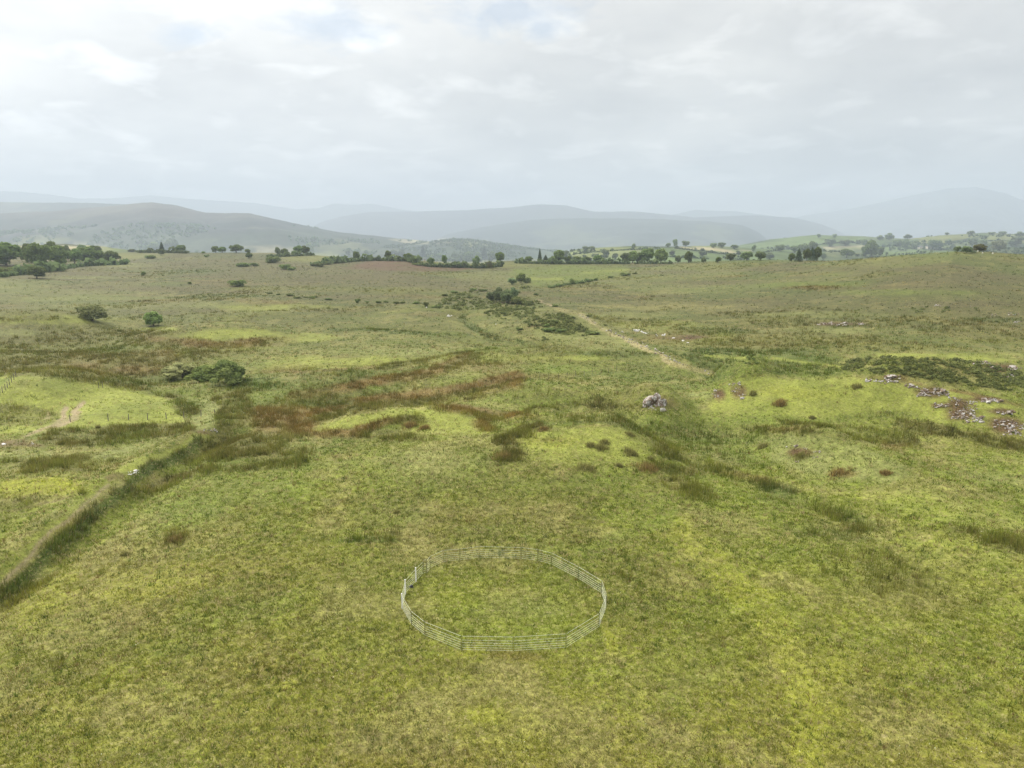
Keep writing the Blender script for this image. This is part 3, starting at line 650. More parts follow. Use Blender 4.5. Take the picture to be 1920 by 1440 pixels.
row('in the hedge climbing from the green field','hedge bushes climbing to the skyline',[('bush',590,499,6,14),('bush',602,500,9,16),('bush',614,496,9,16),('bush',626,493,8,16),('bush',640,491,9,16),('bush',655,490,9,16),('bush',680,488,8,20),('bush',700,487,6,16)])
row('on the skyline left of the heather field','skyline trees left of the heather field',[('oak',653,480,12,12),('oak',668,490,18,14),('oak',687,481,12,9),('oak',695,481,8,9)])
row('behind the heather-pink field','trees behind the heather-pink field',[('oak',728,486,15,14),('oak',739,486,16,16),('oak',753,486,18,14),('oak',765,490,14,18),('conifer',793,485,24,14),('grey',784,490,10,10),('oak',808,498,15,14),('oak',823,485,10,14),('oak',833,496,17,11),
    ('oak',853,489,15,13),('oak',864,488,12,10),('oak',879,489,16,20),('oak',897,489,15,14),('conifer',908,488,25,14),('oak',922,490,17,18),('oak',937,492,18,18),('grey',893,499,18,16),('bush',858,498,9,17),('bush',872,498,9,9),('thorn',918,503,14,9)])
row('of the low hedge under the heather-field trees','low hedge under the heather-field trees',[('bush',782,497,5,18),('bush',798,498,5,18),('bush',820,498,5,18),('bush',845,499,5,18),('bush',882,501,5,18)])
row('along the central moor skyline','trees along the central moor skyline',[('bush',972,492,6,16),('oak',992,492,11,16),('conifer',1012,493,25,9),('conifer',1023,493,14,13),('light',1048,493,22,26),('oak',1065,493,13,15),('oak',1081,493,12,19),('oak',1101,493,11,15),('oak',1121,493,14,17),('bush',1140,493,6,18)])
row('of the big clump right of centre skyline','big clump on the skyline right of centre',[('light',1186,493,21,22),('grey',1175,493,18,26),('oak',1198,493,18,14),('oak',1214,493,26,28),('light',1239,493,25,26)])
row('scattered on the skyline right of the clump','scattered trees right of the big clump',[('grey',1271,493,13,13),('oak',1291,493,20,17),('grey',1319,493,10,11),('oak',1346,493,11,13)])
row('in the row of distant trees on the field hill','distant trees on the near field hill',[('grey',1045,480,12,24),('grey',1060,484,14,12),('grey',1098,470,8,14),('grey',1110,471,9,14),('grey',1135,486,18,16),('grey',1153,487,12,13),('grey',1188,469,12,8),('grey',1253,464,8,10),('grey',1266,463,14,10),('grey',1285,462,10,15),
    ('grey',1260,480,10,12),('grey',1317,481,10,16),('grey',1338,465,9,14),('grey',1352,465,10,16),('grey',1377,467,8,16),('grey',1413,472,12,9),('grey',1369,489,13,20),('grey',1400,488,16,24),('grey',1425,488,16,22),('grey',1443,486,12,18)])
row('in the dark clump behind the right moor','dark clump behind the right moor',[('oak',1484,490,14,14),('conifer',1497,490,22,14),('oak',1512,489,22,16),('conifer',1522,489,24,14),('oak',1532,489,24,16),('grey',1543,488,14,12)])
row('on the right-hand fields under the mountain','trees on the right-hand fields',[('grey',1463,471,12,18),('grey',1490,474,13,20),('grey',1507,474,16,22),('grey',1522,474,20,22),('grey',1535,446,7,8),('grey',1565,446,7,8),('grey',1555,462,14,22),('grey',1585,461,11,20),
    ('oak',1587,483,16,22),('oak',1622,482,20,16),('oak',1634,482,30,26),('grey',1650,480,17,14),('grey',1620,458,9,14),('grey',1667,450,12,18),('grey',1650,450,8,14),('grey',1682,462,12,16),('grey',1698,464,15,18),('grey',1715,467,15,20),('grey',1752,469,19,28),('grey',1779,457,8,12),('grey',1801,457,6,9)])
row('in the hazy rows at the right edge','hazy trees toward the right edge',[('grey',1702,448,8,16),('grey',1775,441,5,8),('grey',1820,441,8,14),('grey',1822,462,15,18),('grey',1842,464,15,18),('grey',1812,474,12,20),('grey',1795,472,10,14),('grey',1858,468,11,14),('grey',1895,462,12,16),('grey',1906,462,18,20),('grey',1912,444,9,18),('grey',1880,440,6,14),('grey',1860,440,5,12)])
row('of the two on the right moor crest','pair of thorns on the right moor crest',[('thorn',1837,472,15,22),('thorn',1872,470,20,21)])
row('of the row across the middle moor','gorse dots across the middle moor',[('bush',505,551,4,10),('bush',522,553,4,8),('bush',543,555,6,13),('bush',558,559,4,13),('bush',573,558,3,8),('bush',585,559,4,12),('bush',615,562,4,14),('bush',671,568,10,10),('bush',688,567,3,6),('bush',710,568,5,10),('bush',724,567,4,8),('bush',742,570,6,12),('bush',755,569,5,10),
    ('bush',782,570,6,13),('bush',799,575,11,9),('bush',818,577,6,20),('bush',834,555,6,12),('bush',852,549,5,14),('bush',888,545,6,12),('bush',906,546,6,16)])
row('of the trees rising from the central gorse thicket','trees of the central thicket',[('grey',921,566,18,22),('grey',936,567,26,26),('grey',950,569,24,28),('grey',963,560,20,20),('light',977,531,18,20),('grey',960,534,12,18),('bush',988,530,12,14),('bush',972,570,16,30),('bush',990,572,10,20)])
row('of the stone bank hedge above the thicket','bushes on the old bank above the thicket',[('bush',1035,540,6,14),('bush',1050,537,7,16),('bush',1062,534,5,12),('bush',1073,533,13,11),('bush',1088,531,6,18),('bush',1103,528,5,12),('bush',1117,526,7,10),('bush',1146,521,5,11),('bush',1174,517,7,18),('bush',1190,514,4,10)])
row('beside the stony line right of centre','gorse beside the stony line',[('bush',1005,553,5,10),('bush',1042,575,5,12),('bush',1053,592,8,16),('bush',1072,596,4,12),('bush',1104,594,5,10),('bush',1136,611,4,6),('bush',1040,604,6,14),('bush',1026,612,7,12),('bush',975,618,5,12),('bush',1030,620,8,24),('bush',1052,623,8,18),('bush',1112,626,6,26)])
# ------------------------------------------------------------------ the two near willow bushes
def big_bush(px, py, hpx, wpx, label, cols, lobes, n, leaf):
    rng = np.random.default_rng(int(px)); x, y, z, dep = at(px, py); H = hpx/F*dep; W = wpx/F*dep
    o = empty('willow_bush', (x, y, z - .1), 0, (W, W, H)); tag(o, label, 'bush')
    V, Fc, c = lobe_cloud(lobes, n, leaf, rng, cols); mobj('foliage', mesh_np('foliage', V, Fc, M_LEAF, c*np.array([.86,.74,.6])), o)
    mobj('stem', trunk_mesh(rng, .35, .025, 6, .3), o)
rng = np.random.default_rng(77)
def dome(k, r0, r1): return [(math.cos(a)*q*.38, math.sin(a)*q*.38, .18 + .5*(1-q*q)*rng.uniform(.8,1.2), rng.uniform(r0, r1)) for a, q in [(rng.uniform(0,6.28), rng.uniform(.05,1)**.6) for _ in range(k)]]
big_bush(427,718,50,76,'large dense dark green willow bush, taller right half of the pair', (alb((100,122,76)), alb((156,174,116))), dome(26,.10,.19), 9000, .05)
big_bush(388,714,34,76,'middle dark green willow bush left of the tallest one', (alb((100,122,74)), alb((150,168,108))), dome(18,.12,.2), 5000, .06)
big_bush(342,708,38,84,'loose pale green willow bush at the left end of the group', (alb((156,174,124)), alb((192,206,160))), dome(20,.09,.17), 3600, .055)

# ------------------------------------------------------------------ grass, rushes, gorse and woods too many to count
def scatter(n, r0, r1, az=43, seed=1):
    g = np.random.default_rng(seed); r = np.exp(g.uniform(math.log(r0), math.log(r1), n)); a = np.radians(g.uniform(-az, az, n))
    return r*np.sin(a), r*np.cos(a), r, g
def blades(x, y, z, r, g, k, height, width, col, spread, lean=.35, name='grass', tipc=None):
    n = len(x); t = np.repeat(np.arange(n), k); m = n*k
    ang = g.uniform(0, 6.283, m); off = spread[t] * g.random(m)**.5; oa = g.uniform(0, 6.283, m)
    bx = x[t] + np.cos(oa)*off; by = y[t] + np.sin(oa)*off; bz = z[t] - .03
    h = height[t] * g.uniform(.6, 1.15, m); w = width[t] * g.uniform(.6, 1.3, m); ln_ = lean * h * g.uniform(.2, 1.3, m)
    dx, dy = np.cos(ang), np.sin(ang)
    out_x = np.cos(oa)*ln_; out_y = np.sin(oa)*ln_
    v = np.stack([np.stack([bx - dx*w, by - dy*w, bz], 1), np.stack([bx + dx*w, by + dy*w, bz], 1), np.stack([bx + out_x + dx*w*.2, by + out_y + dy*w*.2, bz + h], 1)], 1)
    c = col[t] * g.uniform(.78, 1.25, (m, 1))
    c = np.repeat(c, 3, 0)
    me = mesh_np(name, v.reshape(-1, 3), np.arange(m*3).reshape(-1, 3), M_BLADE, c)
    return mobj(name, me)
x, y, r, g = scatter(330000, 24, 800, 62, seed=3)
kk = g.random(len(x)) < np.clip(1.0 - (r - 80)/190., .12, 1); x, y, r = x[kk], y[kk], r[kk]
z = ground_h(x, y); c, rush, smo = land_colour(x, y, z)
tone = fbm(x, y, 3.5, 3, 5)[:, None]
c = c * (1 + .25*tone); dry = g.random(len(x)) < .22 + .2*fbm(x, y, 9, 2, 8); c = np.where(dry[:, None], c*.35 + alb((222,208,150))*.75, c)
gr = (~dry) & (g.random(len(x)) < .3); c = np.where(gr[:, None], c*.5 + alb((112,138,50))*.55, c); c = c*1.12
kk = g.random(len(x)) > smo*.75; x, y, z, r, c, smo = x[kk], y[kk], z[kk], r[kk], c[kk], smo[kk]
sc = (r/40)**.55; 
o = blades(x, y, z, r, g, 6, .17*sc*(1 - .4*smo), .028*sc, c, .16*sc, .6); tag(o, 'short tussocky grass covering the field', 'grass', kind='stuff')
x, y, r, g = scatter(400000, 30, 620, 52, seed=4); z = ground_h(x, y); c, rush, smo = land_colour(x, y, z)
k = g.random(len(x)) < np.clip(rush - .12, 0, 1)*1.6*ss(-.8, .2, fbm(x, y, 3.2, 3, 77)); x, y, z, r, c = x[k], y[k], z[k], r[k], c[k]
print('rush tufts', len(x))
c = 1.35 * c * (1 + .3*fbm(x, y, 4, 3, 6)[:, None]); g2 = np.random.default_rng(9); d = g2.random(len(x))[:, None]
c = np.where(d < .2, c*.5 + alb((172,150,92))*.5, np.where(d > .75, c*.5 + alb((84,96,42))*.5, c))
sc = (r/60)**.5
o = blades(x, y, z, r, g2, 9, .76*np.clip(sc, .9, 1.15), .028*sc, c, .26*sc, .28, 'rushes'); tag(o, 'beds of brown and olive soft rush across the wet ground', 'rushes', kind='stuff')

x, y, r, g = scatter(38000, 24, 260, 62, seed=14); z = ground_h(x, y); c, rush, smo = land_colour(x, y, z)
kk = g.random(len(x)) < np.clip(.5 + .9*fbm(x, y, 14, 3, 31), .04, 1)*(1 - smo); x, y, z, r, c = x[kk], y[kk], z[kk], r[kk], c[kk]
kind = g.random(len(x))[:, None]
c = np.where(kind < .5, alb((112,134,56))*g.uniform(.75, 1.3, (len(x), 1)), np.where(kind < .85, alb((226,210,150))*g.uniform(.8, 1.25, (len(x), 1)), alb((150,128,80))))
sc = (r/45)**.5
o = blades(x, y, z, r, g, 9, .27*sc*g.uniform(.6, 1.3, len(x)), .026*sc, c, .17*sc*g.uniform(.5, 1.5, len(x)), .7, 'coarse_grass'); tag(o, 'scattered darker and straw-coloured coarse grass tufts in the field', 'grass tufts', kind='stuff')

def inside(poly, X, Y):
    ins = np.zeros(X.shape, bool)
    for (ax, ay), (bx, by) in zip(poly, poly[1:] + poly[:1]):
        ins ^= ((ay > Y) != (by > Y)) & (X < (bx-ax)*(Y-ay)/((by-ay) if by != ay else 1e-9) + ax)
    return ins
def clumps_in(polys, n, seed, size_px, quad, per, cols, name, label, cat, keep=.5, hf=all_h, flat=.7, minh=.8):
    """clumps rooted on the land inside outlines traced on it"""
    g = np.random.default_rng(seed); P = []
    for poly in polys:
        xs = [p[0] for p in poly]; ys = [p[1] for p in poly]
        cnt = int(n * ((max(xs)-min(xs))*(max(ys)-min(ys))) / sum((max(q[0] for q in pp)-min(q[0] for q in pp))*(max(q[1] for q in pp)-min(q[1] for q in pp)) for pp in polys))
        X = g.uniform(min(xs), max(xs), cnt); Y = g.uniform(min(ys), max(ys), cnt); m = inside(poly, X, Y)
        X, Y = X[m], Y[m]; q = fbm(X, Y*2.5, 26, 3, seed); m = q > (keep*2 - 1)*.8; X, Y = X[m], Y[m]
        P += list(zip(X, Y))
    Vs = []; Fs = []; Cs = []; k0 = 0
    for px, py in P:
        x, y, z, dep = at(px, py); R = g.uniform(*size_px)/F*dep
        lob = [(g.normal()*R*.5, g.normal()*R*.4, R*.3*g.random(), R*g.uniform(.4, .7)) for _ in range(3)]
        V, Fc, c = lobe_cloud(lob, per, R*quad, g, cols, flat)
        V = V + np.array([x, y, z + R*.1]); Vs.append(V); Fs.append(Fc + k0); Cs.append(c * g.uniform(.8, 1.2)); k0 += len(V)
    if not Vs: return
    o = mobj(name, mesh_np(name, np.concatenate(Vs), np.concatenate(Fs), M_LEAF, np.concatenate(Cs)))
    tag(o, label, cat, kind='stuff')
clumps_in([[(1560,690),(1600,674),(1660,668),(1720,672),(1800,674),(1860,684),(1930,700),(1930,742),(1850,728),(1760,714),(1680,700),(1600,698)]], 1500, 5, (3.2,6.5), .35, 45, GO, 'gorse_thicket', 'dark low gorse thicket spreading behind the rocky knoll at right', 'gorse', .2)
clumps_in([[(812,578),(845,553),(900,546),(960,556),(1012,566),(1016,580),(940,583),(880,582)],[(955,532),(992,522),(1000,536),(975,552),(940,556)],[(1000,590),(1060,590),(1110,622),(1060,630),(1010,618),(985,604)],[(900,592),(930,578),(1000,578),(1015,590),(960,600)]], 1000, 6, (2.6,6), .4, 40, GO, 'gorse_thicket', 'dark gorse thicket round the trees in the middle hollow', 'gorse', .22)
clumps_in([[(1680,572),(1800,572),(1870,584),(1800,588),(1690,586)],[(1810,596),(1920,588),(1920,608),(1840,606)],[(1480,640),(1720,650),(1700,660),(1500,650)],[(1010,590),(1050,600),(1120,640),(1020,640),(960,630)],[(480,545),(600,556),(600,562),(480,552)],[(900,618),(960,640),(940,644),(890,630)]], 260, 7, (2.5,5), .45, 36, GO, 'gorse_patches', 'scattered low gorse patches dotting the middle moor', 'gorse', .45)
clumps_in([[(1240,655),(1330,650),(1400,660),(1440,680),(1380,690),(1290,678)],[(1440,690),(1520,684),(1560,692),(1500,704),(1450,702)]], 170, 17, (2.5,5), .45, 36, GO, 'bracken_patches', 'dark green bracken and gorse right of the stony line', 'bracken', .5)
NW = (alb((74,92,62)), alb((106,122,82)))
def ridge_woods(rn, polys, n, seed, size, keep, label):
    """woods scattered over one far ridge, clump by clump, inside outlines traced on it"""
    g = np.random.default_rng(seed); r = RIDGES[rn]; S = g.uniform(r['s0'], r['s1'], n); y = g.uniform(r['y0'], (r['y0'] + r['y1'])*.56, n)
    x = (S - 960) / F * CP * y; z = r['h'](x, y); px, py, dep = project(x, y, z)
    m = np.zeros(n, bool)
    for p in polys: m |= inside(p, px, py)
    m &= (z > -115) & (fbm(x, y * .7, r['y1'] * .055, 4, seed) > keep); x, y, z = x[m], y[m], z[m]
    Vs = []; Fs = []; Cs = []; k0 = 0
    for i in range(len(x)):
        R = g.uniform(*size); V, Fc, c = lobe_cloud([(0,0,R*.4,R*.6),(g.normal()*R*.6,g.normal()*R*.6,R*.3,R*.5)], 11, R*.75, g, NW)
        Vs.append(V + np.array([x[i], y[i], z[i]])); Fs.append(Fc + k0); Cs.append(c*g.uniform(.85, 1.15)); k0 += len(V)
    print(rn, 'woods', len(x))
    tag(mobj('distant_woodland', mesh_np('distant_woodland', np.concatenate(Vs), np.concatenate(Fs), M_LEAF, np.concatenate(Cs))), label, 'woodland', kind='stuff')
ridge_woods('heather_hill', [[(-50,436),(250,418),(420,424),(560,424),(700,444),(860,458),(860,500),(-50,500)]], 16000, 8, (5,13), .12, 'hazy blue-green woods on the lower slopes of the far left hill')
ridge_woods('wooded_valley_slope', [[(480,440),(1140,440),(1140,500),(480,500)]], 9000, 18, (4,9), .0, 'hazy woods filling the valley behind the skyline trees')
ridge_woods('near_field_hill', [[(980,470),(1150,470),(1300,480),(1500,470),(1950,466),(1950,500),(980,500)]], 4000, 28, (3,6), .12, 'small woods on the nearer right-hand field hill')
ridge_woods('far_field_hill', [[(1380,452),(1600,446),(1950,440),(1950,480),(1380,480)]], 4500, 38, (4,8), .1, 'small woods and hedge trees on the farther right-hand hill')
def hedge(pts, hpx, label):
    g = np.random.default_rng(int(pts[0][0])); Vs = []; Fs = []; Cs = []; k0 = 0
    for (ax, ay), (bx, by) in zip(pts[:-1], pts[1:]):
        n = max(2, int(abs(bx-ax)/1.6))
        for i in range(n):
            t = i/n; x, y, z, dep = at(ax+(bx-ax)*t, ay+(by-ay)*t); R = hpx/F*dep*g.uniform(.45, 1.0 + 1.1*(g.random() < .25))
            V, Fc, c = lobe_cloud([(0,0,R*.5,R*.6),(R*.4,0,R*.4,R*.5)], 14, R*.7, g, NW); Vs.append(V + np.array([x,y,z])); Fs.append(Fc+k0); Cs.append(c); k0 += len(V)
    tag(mobj('hedgerow', mesh_np('hedgerow', np.concatenate(Vs), np.concatenate(Fs), M_LEAF, np.concatenate(Cs))), label, 'hedge', 'field hedges on the distant hills')
hedge([(1265,466),(1300,470),(1350,476),(1400,478)],3,'dark hedge along the lower side of the pale cornfield')
hedge([(1080,476),(1160,470),(1240,466)],2.2,'thin hedge crossing the field hill left of the cornfield')
hedge([(1430,474),(1500,464),(1560,456),(1640,455)],2.4,'long hedge rising across the right-hand green hill')
hedge([(1640,464),(1700,460),(1760,468),(1830,474)],2.4,'hedge between the right moor crest and the farm')
hedge([(30,470),(100,468),(150,478)],2.2,'hedge between two sunlit yellow fields at far left')
hedge([(1200,478),(1260,482),(1330,486)],2.4,'low hedge under the cornfield, behind the skyline trees')
hedge([(1700,458),(1760,458),(1830,452),(1900,452)],2.2,'faint hedge on the farthest right field hill')

# ------------------------------------------------------------------ single rush tussocks
def tussock(px, py, hpx, wpx, label, brown=0):
    x0, y0, z0, dep = at(px, py); g = np.random.default_rng(int(px*3+py)); W = wpx/F*dep*.5; Hh = min(hpx/F*dep, 1.3)
    n = 140; q = g.random(n)**.7; a = g.uniform(0, 6.283, n); q = q * (1 + .3*np.sin(a*3 + px) + .18*np.sin(a*7 + py)); X = x0 + np.cos(a)*q*W; Y = y0 + np.sin(a)*q*W*.7; Z = ground_h(X, Y) 
    cc = alb((176,172,104)) if not brown else alb((184,160,100)); c = cc * g.uniform(.6, 1.5, (n, 1))
    o = blades(X, Y, Z, None, g, 4, Hh*(1-.5*q*q)*g.uniform(.55, 1.1, n), np.full(n, .03), c, np.full(n, .18), .45, 'rush_tussock')
    me = o.data; o.location = (x0, y0, z0)
    co = np.empty(len(me.vertices)*3, np.float32); me.vertices.foreach_get('co', co); co = co.reshape(-1, 3) - np.array([x0, y0, z0], np.float32); me.vertices.foreach_set('co', co.ravel())
    tag(o, label, 'rush tussock', 'single rush tussocks on the hummocks')
for q in [(1126,841,13,28,'dark rush tussock, largest of three together on the central hummock'),(1107,836,10,20,'dark rush tussock left of the largest on the central hummock'),(1134,830,9,20,'small rush tussock just behind the three on the central hummock'),
          (1183,850,14,30,'olive rush tussock right of the three on the central hummock'),(1098,880,15,46,'wide flat olive rush tussock at the front of the central hummock'),(1161,874,8,14,'little dark round tussock right of the wide flat one'),
          (1182,816,8,20,'dark rush tussock on the far right shoulder of the central hummock'),(1221,862,9,10,'tiny dark tussock at the right foot of the central hummock'),(1213,880,15,52,'broad olive rush tussock right of the central hummock',1),
          (978,804,8,24,'dark rush tussock at the left back of the central hummock'),(1020,806,8,22,'brown rush tussock on the back rim of the central hummock',1),
          (1463,758,14,28,'brown rush tussock on the long knoll left of the rocks',1),(1412,740,10,14,'small green tussock beside the pale rocks on the knoll'),(1605,726,10,20,'faint green tussock on the top of the long knoll'),
          (1502,856,10,32,'olive tussock among small stones on the right lower hummock'),(1573,888,13,48,'orange-brown rush tussock on the slope of the right hummock',1),(1660,888,10,22,'brown tuft on the slope right of the orange-brown tussock',1),
          (1522,784,8,10,'tiny dark tuft in the grass below the long knoll'),(234,1040,10,14,'lone dark green tuft in the left foreground field'),(743,961,7,10,'small dark tuft in the field behind the pen'),
          (184,803,10,6,'small dark tuft beside the broken wire fence'),(330,1015,16,30,'brown tussock in the left foreground near the bank',1),(85,868,15,22,'dark rush tussock among others left of the bank'),(105,862,13,10,'narrow dark tussock beside the dark one left of the bank'),
          (768,800,14,30,'dark brown rush clump on top of the left hummock',1),(795,803,10,22,'small brown rush clump at the right of the left hummock',1),(945,860,26,44,'tall brown rush clump between the two hummocks',1),(1430,838,10,26,'dark green fern clump left of the right hummock')]:
    tussock(*q)

# ------------------------------------------------------------------ rocks
def stone(m, c, s, g):
    k = len(m.v); mm = MB(); mm.ell((0,0,0), (1,1,1), 9, 6)
    ax = g.normal(size=(9,3)); ax /= np.linalg.norm(ax, axis=1, keepdims=True); cut = g.uniform(.38, .72, 9)
    rz = g.uniform(0, 6.28); ca, sa = math.cos(rz), math.sin(rz)
    for v in mm.v:
        p = np.array(v) * g.uniform(.93, 1.07)
        for a, q in zip(ax, cut):
            t = p @ a
            if t > q: p = p - a*(t-q)
        p = p * s; m.v.append(Vector((c[0]+ca*p[0]-sa*p[1], c[1]+sa*p[0]+ca*p[1], c[2]+p[2])))
    m.f += [tuple(i+k for i in f) for f in mm.f]
def outcrop(pts, label, mat_=None, name='rock_outcrop', cat='rock outcrop', group='rock outcrops on the knolls'):
    """pts: (px,py,wpx,hpx,count)"""
    x0, y0, z0, d0 = at(pts[0][0], pts[0][1]); g = np.random.default_rng(int(pts[0][0]+pts[0][1])); m = MB()
    for px, py, w, h, n in pts:
        for i in range(n if n == 1 else int(n*2.6)):
            qx = px + (g.uniform(-.5, .5)*w if n > 1 else 0); qy = py + (g.uniform(-.5, .5)*h if n > 1 else 0)
            x, y, z, dep = at(qx, qy); s = (w if n == 1 else w*g.uniform(.5, 1.5)/math.sqrt(n)*.52)/F*dep*.5
            hz = (h/F*dep*.55 if n == 1 else s*g.uniform(.35, .8))
            stone(m, (x-x0, y-y0, z-z0+hz*.15), np.array([s, s*.75, hz]), g)
    o = mobj(name, m.mesh(name, mat_ or M_ROCK)); o.location = (x0, y0, z0); tag(o, label, cat, group); return o
outcrop([(1218,757,34,26,1),(1240,758,30,26,1),(1228,754,26,30,1),(1208,763,16,12,1),(1242,769,26,14,1),(1226,756,46,16,26),(1234,766,36,10,14)], 'large pale lichened crag standing out of the grass right of centre')
outcrop([(1339,735,12,14,7),(1345,742,16,8,5),(1341,733,7,7,1)], 'small pale rocks at the left end of the long knoll')
outcrop([(1379,731,18,10,7),(1391,744,14,10,7),(1377,721,20,7,6),(1392,747,10,9,1)], 'pale scattered rocks right of the small ones on the knoll')
outcrop([(1674,706,26,9,1),(1674,708,30,7,6),(1640,713,34,5,6),(1672,716,22,6,5),(1655,718,10,5,2)], 'low stones on the crest of the long knoll')
outcrop([(1708,724,16,8,1),(1708,724,26,7,8),(1700,722,10,5,2)], 'small stone step right of the crest stones')
outcrop([(1750,735,56,16,26),(1768,735,20,10,1),(1735,740,30,8,10)], 'wide flat stony outcrop below the knoll crest')
outcrop([(1762,761,34,7,12)], 'thin stone band left of the biggest scree')
outcrop([(1812,765,44,26,34),(1802,778,46,16,20),(1826,787,40,12,14),(1790,748,24,8,10),(1832,784,26,8,2)], 'biggest crumbling scree of brown and white stones on the knoll')
outcrop([(1886,774,36,6,8),(1895,775,22,9,1)], 'flat white slab and stones near the right edge')
outcrop([(1886,794,46,14,20),(1905,802,40,12,14),(1895,812,34,6,8),(1918,816,14,10,4)], 'broken stone scree at the right edge')
outcrop([(1860,752,40,5,7),(1850,748,20,5,4)], 'low brown stones above the scree near the right edge')
outcrop([(1900,690,18,10,1),(1902,692,30,8,8),(1890,705,30,6,6),(1840,681,36,6,8),(1870,690,20,4,3)], 'grey stones among the gorse at the right edge')
outcrop([(1510,843,8,5,2),(1532,846,14,6,4),(1528,858,12,4,3),(1492,866,14,4,3),(1485,837,20,3,3)], 'few brown stones on the right lower hummock')
outcrop([(1582,606,10,6,1),(1546,607,30,5,8),(1580,609,24,5,6),(1622,609,24,4,5)], 'row of grey stones on the right middle slope')
outcrop([(1168,622,10,3,2),(1193,621,20,3,3),(1210,624,14,3,2)], 'white stones just right of the stony bank', M_ROCKB)
outcrop([(1238,629,18,3,3),(1262,634,8,3,1),(1280,639,12,3,2),(1290,643,8,2,1)], 'second group of white stones on the moor slope', M_ROCKB)
outcrop([(243,888,12,5,2),(258,885,18,6,3),(252,882,12,3,1)], 'white flat stones at the culvert on the grass bank', M_ROCKB)
outcrop([(8,833,14,5,1),(60,831,8,4,2)], 'white stone in the mud at the left edge', M_ROCKB)
outcrop([(395,807,26,5,9)], 'reddish stones at the end of the grass bank')
outcrop([(1820,575,4,3,1),(1760,573,20,4,3)], 'few pale stones on the far right slope')
outcrop([(1862,591,10,3,2),(1900,589,20,4,4),(1908,604,14,4,3)], 'small pale stones by the gorse on the far right slope')
outcrop([(845,592,14,3,3),(930,608,4,2,1),(800,577,5,3,1)], 'tiny pale stones near the central hollow', M_ROCKB)
# stony bank running up the moor
def stone_bank():
    pts = [(1085,589),(1100,598),(1130,614),(1150,626),(1180,640),(1205,648),(1230,660),(1260,680),(1300,692),(1335,698)]; g = np.random.default_rng(3); m = MB()
    x0, y0, z0, _ = at(*pts[4])
    for (ax, ay), (bx, by) in zip(pts[:-1], pts[1:]):
        A = at(ax, ay); B = at(bx, by); L = math.hypot(B[0]-A[0], B[1]-A[1]); n = int(L/.42)
        for i in range(n):
            t = (i + g.random())/n; x = A[0]+(B[0]-A[0])*t + g.normal()*.5 + .8*math.sin(i*.05); y = A[1]+(B[1]-A[1])*t + g.normal()*.5
            z = float(ground_h(np.array([x]), np.array([y]))[0]); s = g.uniform(.14, .42)
            if g.random() < (.72 if ax > 1240 or ax < 1110 else .45): continue
            stone(m, (x-x0, y-y0, z-z0+s*.3), np.array([s, s*.8, s*.55]), g)
    o = mobj('tumbled_stone_wall', m.mesh('tumbled_stone_wall', M_ROCK)); o.location = (x0, y0, z0)
    tag(o, 'tumbled pale drystone wall running down the middle of the moor', 'stone wall')
stone_bank()

# ------------------------------------------------------------------ post and wire fences
def fence(pts, post_px, label, wires=3, hgt=1.15, skip=()):
    W = [at(*p) for p in pts]; x0, y0, z0, _ = W[0]; root = empty('wire_fence', (x0, y0, z0)); tag(root, label, 'fence')
    g = random.Random(int(pts[0][0])); tops = []
    for i, (x, y, z, d) in enumerate(W):
        if i in skip: continue
        m = MB().tube((0,0,-.2), (g.uniform(-.06,.06), g.uniform(-.06,.06), hgt*g.uniform(.92,1.06)), post_px/F*d*.5, post_px/F*d*.42, 7)
        o = mobj('post', m.mesh('post', M_WOOD), root); o.location = (x-x0, y-y0, z-z0)
        tops.append((x-x0, y-y0, z-z0))
    m = MB()
    for a, b in zip(tops[:-1], tops[1:]):
        for k in range(wires):
            h = hgt*(.3 + .3*k); m.tube((a[0],a[1],a[2]+h), (b[0],b[1],b[2]+h), .006, .006, 4, False)
    mobj('wire', m.mesh('wire', M_POSTM), root)
fence([(132,791),(203,789),(241,787),(277,787),(312,785),(345,784),(377,781),(403,780)], 1.6, 'post and wire fence with short dark posts crossing the left pasture')
fence([(0,741),(5,736),(10,731),(14,727),(18,722),(22,717),(26,712),(30,707)], 1.3, 'close-set wooden fence at the left edge beside the bright field', 4)
fence([(983,716),(994,715),(1012,713),(1029,711),(1047,710),(1063,708),(1079,706),(1095,705),(1110,703),(1127,700),(1141,699),(1156,697)], .8, 'faint line of thin posts beyond the central hollow')
fence([(185,727),(193,727)], 1.2, 'two short pale posts at the back of the left pasture', 1)

